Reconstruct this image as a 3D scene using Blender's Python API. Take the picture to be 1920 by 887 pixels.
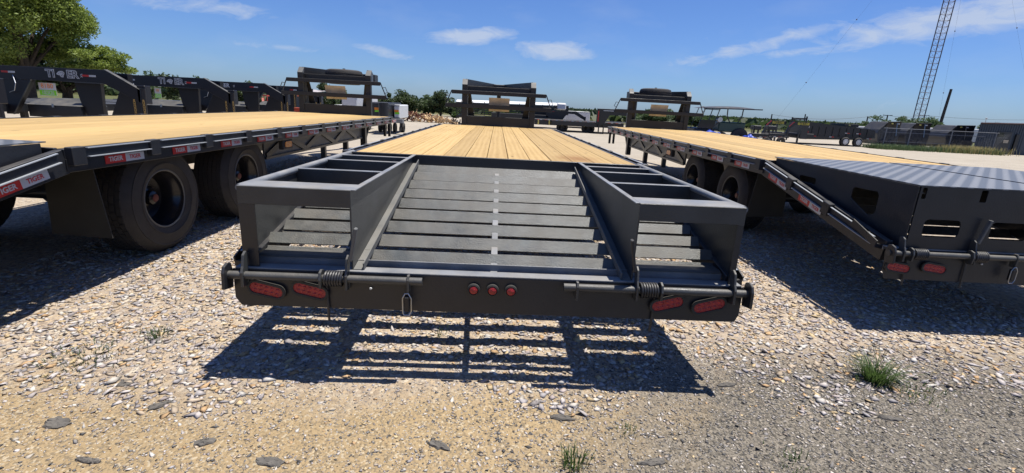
import bpy, bmesh, math, random
import numpy as np
from mathutils import Vector, Matrix, noise
from mathutils.geometry import tessellate_polygon
R = math.radians
random.seed(7)
for o in list(bpy.data.objects): bpy.data.objects.remove(o)
sc = bpy.context.scene
C = sc.collection

# ------------------------------------------------------------------ camera
PITCH, ROLL, YAW = .2652, .0523, .0415
CAM = Vector((-.0134, -2.2991, 1.3794))
cd = bpy.data.cameras.new('camera'); co = bpy.data.objects.new('camera', cd); C.objects.link(co)
cd.sensor_fit = 'HORIZONTAL'; cd.sensor_width = 36; cd.lens = 36 * 907.35 / 1920
cd.clip_start = .02; cd.clip_end = 6000
fw = Vector((math.sin(YAW) * math.cos(PITCH), math.cos(YAW) * math.cos(PITCH), -math.sin(PITCH)))
rt = Vector((math.cos(YAW), -math.sin(YAW), 0)); up = rt.cross(fw)
cr, sr = math.cos(ROLL), math.sin(ROLL)
rt2 = rt * cr + up * sr; up2 = up * cr - rt * sr
co.matrix_world = Matrix.Translation(CAM) @ Matrix((rt2, up2, -fw)).transposed().to_4x4()
sc.camera = co

# ------------------------------------------------------------------ sun and sky
SUN = Vector((.24, .06, 1)).normalized()
sl = bpy.data.lights.new('sun', 'SUN'); sl.energy = 5.0; sl.angle = R(.53); sl.color = (1, .955, .88)
so = bpy.data.objects.new('sun', sl); C.objects.link(so)
so.rotation_euler = SUN.to_track_quat('Z', 'Y').to_euler()
so.location = (0, 0, 30)
w = bpy.data.worlds.new('World'); sc.world = w; w.use_nodes = True
nt = w.node_tree; nt.nodes.clear(); N = nt.nodes; L = nt.links
def nd(t, **k):
    n = N.new(t)
    for a, b in k.items(): setattr(n, a, b)
    return n
out = nd('ShaderNodeOutputWorld'); bg = nd('ShaderNodeBackground')
sky = nd('ShaderNodeTexSky', sky_type='NISHITA', sun_disc=False)
sky.sun_elevation = math.asin(SUN.z); sky.sun_rotation = math.atan2(SUN.x, SUN.y)
sky.altitude = 400; sky.air_density = 1.0; sky.dust_density = .6; sky.ozone_density = 2.2
tc = nd('ShaderNodeTexCoord'); sep = nd('ShaderNodeSeparateXYZ'); L.new(tc.outputs['Generated'], sep.inputs[0])
def mth(op, a, b=None, c=None, clamp=False):
    n = nd('ShaderNodeMath', operation=op); n.use_clamp = clamp
    for i, v in enumerate((a, b, c)):
        if v is None: continue
        if isinstance(v, (int, float)): n.inputs[i].default_value = v
        else: L.new(v, n.inputs[i])
    return n.outputs[0]
az = mth('MULTIPLY', mth('ARCTAN2', sep.outputs[0], sep.outputs[1]), 57.2958)
el = mth('MULTIPLY', mth('ARCSINE', sep.outputs[2]), 57.2958)
comb = nd('ShaderNodeCombineXYZ'); L.new(az, comb.inputs[0]); L.new(mth('MULTIPLY', el, 2.6), comb.inputs[1])
n1 = nd('ShaderNodeTexNoise'); n1.inputs['Scale'].default_value = .33; n1.inputs['Detail'].default_value = 8; n1.inputs['Roughness'].default_value = .62; n1.inputs['Distortion'].default_value = .6
L.new(comb.outputs[0], n1.inputs['Vector'])
def blob(a0, e0, wa, we, sl=0.0, amp=1.0):
    # soft cloud patch round one sky direction (degrees)
    da = mth('SUBTRACT', az, a0); de = mth('SUBTRACT', mth('SUBTRACT', el, e0), mth('MULTIPLY', da, sl))
    d2 = mth('ADD', mth('POWER', mth('ABSOLUTE', mth('DIVIDE', da, wa)), 2), mth('POWER', mth('ABSOLUTE', mth('DIVIDE', de, we)), 2))
    return mth('MULTIPLY', mth('SUBTRACT', 1.0, d2, clamp=True), amp)
bl = [blob(-3.2, 7.0, 6.2, 1.15, .10, 1.0), blob(6.0, 6.0, 5.6, 1.35, .0, 1.0), blob(28, 7.3, 9, 1.0, .25, .75), blob(21, 5.4, 5, .9, .1, .45),
      blob(43, 8.9, 14, 2.1, .12, .95), blob(33, 6.6, 9, .6, .1, .6), blob(23, 6.0, 7, .6, .22, .6), blob(-12.6, 4.8, 5, .7, -.15, .7), blob(-23, 4.4, 5, .5, 0, .6),
      blob(-30, 7.4, 10, 1.1, .0, .6), blob(-9, 13, 22, 2, .1, .5), blob(60, 16, 30, 4, .1, .7), blob(-70, 12, 30, 4, 0, .6)]
s = bl[0]
for b in bl[1:]: s = mth('MAXIMUM', s, b)
cl = mth('MULTIPLY', mth('SUBTRACT', mth('ADD', mth('MULTIPLY', s, .62), n1.outputs[0]), .68, clamp=True), 2.4, clamp=True)
n3 = nd('ShaderNodeTexNoise'); n3.inputs['Scale'].default_value = .12; n3.inputs['Detail'].default_value = 5; L.new(comb.outputs[0], n3.inputs['Vector'])
thin = mth('MULTIPLY', mth('SUBTRACT', n3.outputs[0], .5, clamp=True), .5)
cl = mth('MAXIMUM', mth('MULTIPLY', cl, .8), thin)
mix = nd('ShaderNodeMix', data_type='RGBA'); L.new(cl, mix.inputs[0])
tint = nd('ShaderNodeMix', data_type='RGBA', blend_type='MULTIPLY'); tint.inputs[0].default_value = 1; tint.inputs[7].default_value = (.605, .85, 1.37, 1)
L.new(sky.outputs[0], tint.inputs[6]); L.new(tint.outputs[2], mix.inputs[6]); mix.inputs[7].default_value = (6.0, 6.9, 8.6, 1)
L.new(mix.outputs[2], bg.inputs[0]); bg.inputs[1].default_value = .060; L.new(bg.outputs[0], out.inputs[0])
sc.view_settings.view_transform = 'Standard'; sc.view_settings.look = 'None'; sc.view_settings.exposure = .60; sc.view_settings.gamma = 1
sc.render.engine = 'CYCLES'

# ------------------------------------------------------------------ materials
MATS = {}
def newmat(name):
    m = bpy.data.materials.new(name); m.use_nodes = True; MATS[name] = m
    return m, m.node_tree, m.node_tree.nodes['Principled BSDF']
def simple(name, col, rough=.5, metal=0, var=.0, scale=8, bump=0, bscale=60, dust=0, spec=.5, dustcol=(.30, .26, .20), objrand=0):
    m, t, p = newmat(name); n = t.nodes; l = t.links
    p.inputs['Roughness'].default_value = rough; p.inputs['Metallic'].default_value = metal; p.inputs['Specular IOR Level'].default_value = spec
    tc = n.new('ShaderNodeTexCoord'); base = None
    rgb = n.new('ShaderNodeRGB'); rgb.outputs[0].default_value = (*col, 1); base = rgb.outputs[0]
    if var:
        a = n.new('ShaderNodeTexNoise'); a.inputs['Scale'].default_value = scale; a.inputs['Detail'].default_value = 6; l.new(tc.outputs['Object'], a.inputs[0])
        r = n.new('ShaderNodeMapRange'); r.inputs[3].default_value = 1 - var; r.inputs[4].default_value = 1 + var; r.inputs[1].default_value = .25; r.inputs[2].default_value = .75
        l.new(a.outputs[0], r.inputs[0])
        mx = n.new('ShaderNodeMix'); mx.data_type = 'RGBA'; mx.blend_type = 'MULTIPLY'; mx.inputs[0].default_value = 1
        l.new(base, mx.inputs[6]); l.new(r.outputs[0], mx.inputs[7]); base = mx.outputs[2]
    if objrand:
        oi = n.new('ShaderNodeObjectInfo'); r = n.new('ShaderNodeMapRange'); r.inputs[3].default_value = 1 - objrand; r.inputs[4].default_value = 1 + objrand
        l.new(oi.outputs['Random'], r.inputs[0])
        mx = n.new('ShaderNodeMix'); mx.data_type = 'RGBA'; mx.blend_type = 'MULTIPLY'; mx.inputs[0].default_value = 1
        l.new(base, mx.inputs[6]); l.new(r.outputs[0], mx.inputs[7]); base = mx.outputs[2]
    if dust:
        # dust lies where real dust lies: on upward faces, in patches
        g = n.new('ShaderNodeNewGeometry'); sp = n.new('ShaderNodeSeparateXYZ'); l.new(g.outputs['Normal'], sp.inputs[0])
        a = n.new('ShaderNodeTexNoise'); a.inputs['Scale'].default_value = 5; a.inputs['Detail'].default_value = 9; a.inputs['Roughness'].default_value = .7; l.new(g.outputs['Position'], a.inputs[0])
        r = n.new('ShaderNodeMapRange'); r.inputs[1].default_value = .35; r.inputs[2].default_value = .7; r.inputs[3].default_value = .25; r.inputs[4].default_value = 1; l.new(a.outputs[0], r.inputs[0])
        u = n.new('ShaderNodeMapRange'); u.inputs[1].default_value = -.1; u.inputs[2].default_value = .8; u.inputs[3].default_value = .12; u.inputs[4].default_value = 1; l.new(sp.outputs[2], u.inputs[0])
        mm = n.new('ShaderNodeMath'); mm.operation = 'MULTIPLY'; l.new(r.outputs[0], mm.inputs[0]); l.new(u.outputs[0], mm.inputs[1])
        m2 = n.new('ShaderNodeMath'); m2.operation = 'MULTIPLY'; l.new(mm.outputs[0], m2.inputs[0]); m2.inputs[1].default_value = dust
        mx = n.new('ShaderNodeMix'); mx.data_type = 'RGBA'; l.new(m2.outputs[0], mx.inputs[0]); l.new(base, mx.inputs[6]); mx.inputs[7].default_value = (*dustcol, 1); base = mx.outputs[2]
        rr = n.new('ShaderNodeMapRange'); rr.inputs[3].default_value = rough; rr.inputs[4].default_value = min(.95, rough + .4); l.new(mm.outputs[0], rr.inputs[0]); l.new(rr.outputs[0], p.inputs['Roughness'])
    if bump:
        a = n.new('ShaderNodeTexNoise'); a.inputs['Scale'].default_value = bscale; a.inputs['Detail'].default_value = 4; l.new(tc.outputs['Object'], a.inputs[0])
        b = n.new('ShaderNodeBump'); b.inputs['Strength'].default_value = bump; b.inputs['Distance'].default_value = .004; l.new(a.outputs[0], b.inputs['Height']); l.new(b.outputs[0], p.inputs['Normal'])
    l.new(base, p.inputs['Base Color'])
    return m
PAINT = simple('dark paint', (.011, .0135, .019), .30, var=.25, scale=3, bump=.25, bscale=90, dust=.18)
DUSTY = simple('dusty dark paint', (.030, .034, .037), .30, var=.3, scale=6, bump=.3, bscale=120, dust=.30)
EDGE = simple('dusty lit paint', (.15, .165, .185), .34, var=.35, scale=7, bump=.3, bscale=120, dust=.5)  # top faces: sun and sky reflection put into the base colour, plus dust
SLATM = simple('scuffed slat paint', (.050, .060, .064), .30, var=.6, scale=9, bump=.5, bscale=160, dust=.42)
LIP = simple('sunlit rail edge', (.30, .32, .34), .4)  # pale base colour stands in for sun on the thin edges
BEAMB = simple('row black paint', (.006, .006, .009), .45)
RACKP = simple('satin black paint', (.012, .012, .012), .42, var=.2, dust=.10)
GREYP = simple('grey steel plate', (.095, .10, .10), .45, var=.2, dust=.3)  # even grey base for frame plates, gussets, flanges and rims
GLOSS = simple('gloss black paint', (.007, .008, .012), .32, var=.2, dust=.03)
RUB = simple('rubber', (.022, .021, .021), .72, var=.3, scale=12, bump=.5, bscale=150, dust=.30, dustcol=(.16, .14, .12))
FLAP = simple('flap rubber', (.016, .017, .016), .6, var=.2, dust=.1)
RIM = simple('black rim paint', (.012, .012, .014), .22)
REDH = simple('hub cap', (.12, .025, .02), .4)
STEEL = simple('bare steel', (.42, .43, .45), .35, 1, var=.2)
GALV = simple('galvanised steel', (.20, .205, .215), .55, .4, var=.15)
BRASS = simple('yellow zinc chain', (.36, .24, .08), .5, .4)
LENS = simple('red lens', (.33, .022, .022), .16, var=.35, scale=60, bump=1.0, bscale=190)
AMB = simple('amber lens', (.62, .20, .02), .15, bump=.8, bscale=160)
REDT = simple('red tape', (.45, .022, .016), .4)
WHT = simple('white tape', (.45, .46, .47), .4)
WHP = simple('white paint', (.60, .60, .60), .4, var=.05, dust=.05)
OFFW = simple('pale panel', (.55, .56, .57), .5, var=.08)
ALU = simple('weathered plate', (.42, .36, .27), .55, .1, var=.3, scale=5)
ORA = simple('orange print', (.85, .25, .02), .6)
GRN = simple('lime print', (.25, .75, .03), .6)
YEL = simple('yellow paint', (.65, .55, .14), .5)
REDP = simple('red machine paint', (.42, .05, .025), .4, var=.2, dust=.2)
ORP = simple('orange roof paint', (.55, .13, .05), .5, var=.15)
ROOF = simple('faded metal roof', (.40, .36, .35), .5, var=.1)
BLUE = simple('blue tarp', (.012, .045, .35), .5, var=.25, bump=.6, bscale=6)
GREEN = simple('dark green paint', (.018, .05, .04), .35)
WALLB = simple('blue grey sheet metal', (.030, .045, .065), .5, var=.2, dust=.05)
WOODP = simple('weathered pole wood', (.09, .065, .05), .8, var=.3)
RUST = simple('rusty scrap', (.14, .05, .03), .85, var=.4, scale=10)
BARK = simple('bark', (.055, .042, .03), .9, var=.4, scale=10, bump=1, bscale=20)
TOWERM = simple('tower paint', (.16, .12, .13), .6)
GLASS = simple('dark glass', (.02, .025, .03), .05)
SIGNY = simple('dull yellow sign', (.35, .30, .04), .6)
ASPH = simple('old asphalt', (.075, .070, .064), .92, var=.4, scale=30, bump=1, bscale=90, dust=.25)
TIE = simple('pale timber', (.55, .38, .20), .8, var=.3, objrand=.2)

def wood():
    m, t, p = newmat('pine plank'); n = t.nodes; l = t.links
    tc = n.new('ShaderNodeTexCoord'); oi = n.new('ShaderNodeObjectInfo')
    sc_ = n.new('ShaderNodeMath'); sc_.operation = 'MULTIPLY'; sc_.inputs[1].default_value = 37; l.new(oi.outputs['Random'], sc_.inputs[0])
    cx = n.new('ShaderNodeCombineXYZ'); l.new(sc_.outputs[0], cx.inputs[0]); l.new(sc_.outputs[0], cx.inputs[1]); l.new(sc_.outputs[0], cx.inputs[2])
    ad = n.new('ShaderNodeVectorMath'); ad.operation = 'ADD'; l.new(tc.outputs['Object'], ad.inputs[0]); l.new(cx.outputs[0], ad.inputs[1])
    mp = n.new('ShaderNodeMapping'); mp.inputs['Scale'].default_value = (9, .75, 9); l.new(ad.outputs[0], mp.inputs[0])
    w1 = n.new('ShaderNodeTexWave'); w1.wave_type = 'RINGS'; w1.rings_direction = 'Y'; w1.inputs['Scale'].default_value = .9; w1.inputs['Distortion'].default_value = 4.5; w1.inputs['Detail'].default_value = 2; w1.inputs['Detail Scale'].default_value = .8
    l.new(mp.outputs[0], w1.inputs[0])
    mp2 = n.new('ShaderNodeMapping'); mp2.inputs['Scale'].default_value = (26, 2.2, 26); l.new(ad.outputs[0], mp2.inputs[0])
    no = n.new('ShaderNodeTexNoise'); no.inputs['Scale'].default_value = 2; no.inputs['Detail'].default_value = 6; l.new(mp2.outputs[0], no.inputs[0])
    mp3 = n.new('ShaderNodeMapping'); mp3.inputs['Scale'].default_value = (1.5, .7, 1); l.new(ad.outputs[0], mp3.inputs[0])
    n2 = n.new('ShaderNodeTexNoise'); n2.inputs['Scale'].default_value = 1.3; n2.inputs['Detail'].default_value = 3; l.new(mp3.outputs[0], n2.inputs[0])
    cr_ = n.new('ShaderNodeValToRGB'); e = cr_.color_ramp.elements
    e[0].position = .05; e[0].color = (.29, .175, .055, 1); e[1].position = .85; e[1].color = (.475, .325, .135, 1)
    a = n.new('ShaderNodeMath'); a.operation = 'MULTIPLY'; a.inputs[1].default_value = .28; l.new(w1.outputs['Fac'], a.inputs[0])
    b = n.new('ShaderNodeMath'); b.operation = 'MULTIPLY_ADD'; b.inputs[1].default_value = .55; l.new(no.outputs[0], b.inputs[0]); l.new(a.outputs[0], b.inputs[2])
    c = n.new('ShaderNodeMath'); c.operation = 'MULTIPLY_ADD'; c.inputs[1].default_value = .6; l.new(n2.outputs[0], c.inputs[0]); l.new(b.outputs[0], c.inputs[2])
    l.new(c.outputs[0], cr_.inputs[0])
    # knots and small dark checks
    mk = n.new('ShaderNodeMapping'); mk.inputs['Scale'].default_value = (7, 2.6, 1); l.new(ad.outputs[0], mk.inputs[0])
    vk = n.new('ShaderNodeTexVoronoi'); vk.inputs['Scale'].default_value = .8; l.new(mk.outputs[0], vk.inputs[0])
    kr = n.new('ShaderNodeMapRange'); kr.inputs[1].default_value = .03; kr.inputs[2].default_value = .11; kr.inputs[3].default_value = .35; kr.inputs[4].default_value = 1; l.new(vk.outputs['Distance'], kr.inputs[0])
    mx = n.new('ShaderNodeMix'); mx.data_type = 'RGBA'; mx.blend_type = 'MULTIPLY'; mx.inputs[0].default_value = 1; l.new(cr_.outputs[0], mx.inputs[6]); l.new(kr.outputs[0], mx.inputs[7])
    rr = n.new('ShaderNodeMapRange'); rr.inputs[3].default_value = .80; rr.inputs[4].default_value = 1.08; l.new(oi.outputs['Random'], rr.inputs[0])
    m2 = n.new('ShaderNodeMix'); m2.data_type = 'RGBA'; m2.blend_type = 'MULTIPLY'; m2.inputs[0].default_value = 1; l.new(mx.outputs[2], m2.inputs[6]); l.new(rr.outputs[0], m2.inputs[7])
    # a rusty stain by the right end of the middle deck (a mark with a shape of its own)
    g = n.new('ShaderNodeNewGeometry'); vd = n.new('ShaderNodeVectorMath'); vd.operation = 'SUBTRACT'; vd.inputs[1].default_value = (.72, 2.1, .95); l.new(g.outputs['Position'], vd.inputs[0])
    vs = n.new('ShaderNodeVectorMath'); vs.operation = 'MULTIPLY'; vs.inputs[1].default_value = (3.6, 1.8, 1); l.new(vd.outputs[0], vs.inputs[0])
    vl = n.new('ShaderNodeVectorMath'); vl.operation = 'LENGTH'; l.new(vs.outputs[0], vl.inputs[0])
    sn = n.new('ShaderNodeTexNoise'); sn.inputs['Scale'].default_value = 9; sn.inputs['Detail'].default_value = 8; l.new(g.outputs['Position'], sn.inputs[0])
    sm = n.new('ShaderNodeMath'); sm.operation = 'SUBTRACT'; l.new(sn.outputs[0], sm.inputs[0]); l.new(vl.outputs['Value'], sm.inputs[1])
    sr_ = n.new('ShaderNodeMapRange'); sr_.inputs[1].default_value = -.35; sr_.inputs[2].default_value = .5; sr_.inputs[3].default_value = 0; sr_.inputs[4].default_value = .75; l.new(sm.outputs[0], sr_.inputs[0])
    m3 = n.new('ShaderNodeMix'); m3.data_type = 'RGBA'; l.new(sr_.outputs[0], m3.inputs[0]); l.new(m2.outputs[2], m3.inputs[6]); m3.inputs[7].default_value = (.20, .085, .02, 1)
    l.new(m3.outputs[2], p.inputs['Base Color']); p.inputs['Roughness'].default_value = .65; p.inputs['Specular IOR Level'].default_value = .3
    bp = n.new('ShaderNodeBump'); bp.inputs['Strength'].default_value = .3; bp.inputs['Distance'].default_value = .002; l.new(no.outputs[0], bp.inputs['Height']); l.new(bp.outputs[0], p.inputs['Normal'])
    return m
WOOD = wood()

def tread():
    m, t, p = newmat('tread plate'); n = t.nodes; l = t.links
    tc = n.new('ShaderNodeTexCoord'); mp = n.new('ShaderNodeMapping'); mp.inputs['Rotation'].default_value = (0, 0, R(45)); mp.inputs['Scale'].default_value = (38, 38, 38); l.new(tc.outputs['Object'], mp.inputs[0])
    sp = n.new('ShaderNodeSeparateXYZ'); l.new(mp.outputs[0], sp.inputs[0])
    def sn(o, op='SINE'):
        a = n.new('ShaderNodeMath'); a.operation = op; l.new(o, a.inputs[0]); return a.outputs[0]
    ck = n.new('ShaderNodeMath'); ck.operation = 'MULTIPLY'; l.new(sn(sp.outputs[0]), ck.inputs[0]); l.new(sn(sp.outputs[1]), ck.inputs[1])
    ab = n.new('ShaderNodeMath'); ab.operation = 'ABSOLUTE'; l.new(ck.outputs[0], ab.inputs[0])
    r = n.new('ShaderNodeMapRange'); r.inputs[1].default_value = .45; r.inputs[2].default_value = .8; l.new(ab.outputs[0], r.inputs[0])
    b = n.new('ShaderNodeBump'); b.inputs['Strength'].default_value = 1; b.inputs['Distance'].default_value = .004; l.new(r.outputs[0], b.inputs['Height']); l.new(b.outputs[0], p.inputs['Normal'])
    mx = n.new('ShaderNodeMix'); mx.data_type = 'RGBA'; l.new(r.outputs[0], mx.inputs[0]); mx.inputs[6].default_value = (.085, .09, .095, 1); mx.inputs[7].default_value = (.23, .23, .23, 1)
    l.new(mx.outputs[2], p.inputs['Base Color']); p.inputs['Roughness'].default_value = .42
    return m
TREAD = tread()

# ------------------------------------------------------------------ mesh helpers
def linkobj(name, me, parent=None, loc=None, rot=None):
    o = bpy.data.objects.new(name, me); C.objects.link(o)
    if parent: o.parent = parent
    if loc: o.location = loc
    if rot: o.rotation_euler = rot
    return o
def tag(o, label=None, cat=None, group=None, kind=None):
    if label: o['label'] = label
    if cat: o['category'] = cat
    if group: o['group'] = group
    if kind: o['kind'] = kind
    return o
def empty(name, loc, rz=0, label=None, cat=None, group=None):
    o = bpy.data.objects.new(name, None); C.objects.link(o); o.location = loc; o.rotation_euler = (0, 0, rz); o.empty_display_size = .2
    return tag(o, label, cat, group)
class MB:
    def __init__(s): s.v = []; s.f = []
    def add(s, vs, fs):
        k = len(s.v); s.v += [tuple(v) for v in vs]; s.f += [tuple(i + k for i in f) for f in fs]; return s
    def box(s, x0, x1, y0, y1, z0, z1):
        vs = [(x, y, z) for z in (z0, z1) for y in (y0, y1) for x in (x0, x1)]
        return s.add(vs, [(0, 2, 3, 1), (4, 5, 7, 6), (0, 1, 5, 4), (2, 6, 7, 3), (0, 4, 6, 2), (1, 3, 7, 5)])
    def beam(s, p, q, w, h, upv=(0, 0, 1), off=(0, 0)):
        # rectangular bar from p to q; w across, h along upv
        p = Vector(p); q = Vector(q); d = (q - p).normalized(); u = Vector(upv); a = d.cross(u)
        if a.length < 1e-5: a = d.cross(Vector((1, 0, 0)))
        a.normalize(); u = a.cross(d)
        vs = []
        for c in (p, q):
            for i, j in ((-1, -1), (1, -1), (1, 1), (-1, 1)): vs.append(c + a * (i * w / 2 + off[0]) + u * (j * h / 2 + off[1]))
        return s.add(vs, [(3, 2, 1, 0), (4, 5, 6, 7), (0, 1, 5, 4), (1, 2, 6, 5), (2, 3, 7, 6), (3, 0, 4, 7)])
    def tube(s, pts, r, n=10, caps=True, closed=False):
        pts = [Vector(p) for p in pts]; m = len(pts); k = len(s.v); prev = None
        for i, p in enumerate(pts):
            if closed: d = pts[(i + 1) % m] - pts[i - 1]
            else: d = pts[min(i + 1, m - 1)] - pts[max(i - 1, 0)]
            d.normalize()
            if prev is None:
                a = d.cross(Vector((0, 0, 1)));
                if a.length < .05: a = d.cross(Vector((1, 0, 0)))
            else: a = prev - d * prev.dot(d)
            a.normalize(); prev = a; b = d.cross(a)
            rr = r[i] if isinstance(r, (list, tuple)) else r
            for j in range(n):
                t = 2 * math.pi * j / n; s.v.append(tuple(p + (a * math.cos(t) + b * math.sin(t)) * rr))
        for i in range(m if closed else m - 1):
            i2 = (i + 1) % m
            for j in range(n):
                j2 = (j + 1) % n; s.f.append((k + i * n + j, k + i * n + j2, k + i2 * n + j2, k + i2 * n + j))
        if caps and not closed:
            s.f.append(tuple(k + j for j in range(n))[::-1]); s.f.append(tuple(k + (m - 1) * n + j for j in range(n)))
        return s
    def plate(s, outer, o, u, v, th, holes=()):
        # flat plate: 2D outline with holes, laid at o along u,v, thickness th along u x v
        o = Vector(o); u = Vector(u); v = Vector(v); nn = u.cross(v).normalized() * th
        loops = [list(outer)] + [list(h) for h in holes]
        flat = [p for lp in loops for p in lp]
        tris = tessellate_polygon([[Vector((a, b, 0)) for a, b in lp] for lp in loops])
        k = len(s.v); n = len(flat)
        for a, b in flat: s.v.append(tuple(o + u * a + v * b))
        for a, b in flat: s.v.append(tuple(o + u * a + v * b + nn))
        for t in tris:
            s.f.append(tuple(k + i for i in t)); s.f.append(tuple(k + n + i for i in reversed(t)))
        q = 0
        for lp in loops:
            for i in range(len(lp)):
                j = (i + 1) % len(lp); s.f.append((k + q + i, k + q + j, k + n + q + j, k + n + q + i))
            q += len(lp)
        return s
    def lathe(s, prof, c, axis='x', n=40):
        # profile (a along axis, r)
        k = len(s.v); c = Vector(c); m = len(prof)
        for i in range(n):
            t = 2 * math.pi * i / n; ca, sa = math.cos(t), math.sin(t)
            for a, r in prof:
                if axis == 'x': s.v.append(tuple(c + Vector((a, r * ca, r * sa))))
                elif axis == 'y': s.v.append(tuple(c + Vector((r * ca, a, r * sa))))
                else: s.v.append(tuple(c + Vector((r * ca, r * sa, a))))
        for i in range(n):
            i2 = (i + 1) % n
            for j in range(m - 1): s.f.append((k + i * m + j, k + i * m + j + 1, k + i2 * m + j + 1, k + i2 * m + j))
        return s
    def mesh(s, name, mat, smooth=False, fix=True):
        me = bpy.data.meshes.new(name); me.from_pydata(s.v, [], s.f); me.update()
        if mat: me.materials.append(mat)
        if fix:
            b = bmesh.new(); b.from_mesh(me); bmesh.ops.recalc_face_normals(b, faces=b.faces); b.to_mesh(me); b.free()
        if smooth:
            me.polygons.foreach_set('use_smooth', [True] * len(me.polygons))
            try: me.set_sharp_from_angle(angle=R(38))
            except Exception: pass
        return me
    def build(s, name, mat, parent=None, smooth=False, bev=0, loc=None, rot=None, label=None):
        o = linkobj(name, s.mesh(name, mat, smooth), parent, loc, rot)
        if bev:
            b = o.modifiers.new('b', 'BEVEL'); b.width = bev; b.segments = 1; b.limit_method = 'ANGLE'; b.angle_limit = R(40)
        if label: o['label'] = label
        return o
def rrect(x0, x1, y0, y1, r, n=4):
    p = []
    for cx, cy, a0 in ((x1 - r, y1 - r, 0), (x0 + r, y1 - r, 90), (x0 + r, y0 + r, 180), (x1 - r, y0 + r, 270)):
        for i in range(n + 1):
            t = R(a0 + 90 * i / n); p.append((cx + r * math.cos(t), cy + r * math.sin(t)))
    return p
def stadium(l, h, n=10):
    p = []
    for sx, a0 in ((1, -90), (-1, 90)):
        for i in range(n + 1):
            t = R(a0 + 180 * i / n); p.append((sx * (l - h) / 2 + h / 2 * math.cos(t), h / 2 * math.sin(t)))
    return p
TXT = {}
def text_mesh(s, size, mat, bold=0.0):
    k = (s, size, mat.name, bold)
    if k in TXT: return TXT[k]
    cu = bpy.data.curves.new('lettering', 'FONT'); cu.body = s; cu.size = size; cu.align_x = 'CENTER'; cu.align_y = 'CENTER'; cu.extrude = .0008; cu.offset = bold; cu.resolution_u = 3
    o = bpy.data.objects.new('t', cu); C.objects.link(o)
    me = bpy.data.meshes.new_from_object(o.evaluated_get(bpy.context.evaluated_depsgraph_get()))
    bpy.data.objects.remove(o); me.materials.clear(); me.materials.append(mat); TXT[k] = me
    return me
def face_rot(u, n):
    # rotation that lays text (x -> u, z -> n)
    u = Vector(u).normalized(); n = Vector(n).normalized(); v = n.cross(u)
    return Matrix((u, v, n)).transposed().to_euler()
def copy_tree(o, parent=None):
    c = o.copy(); C.objects.link(c); c.parent = parent
    for ch in list(CH.get(o.name, [])): copy_tree(ch, c)
    return c
CH = {}
def index_children():
    CH.clear()
    for o in bpy.data.objects:
        if o.parent: CH.setdefault(o.parent.name, []).append(o)

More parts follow.
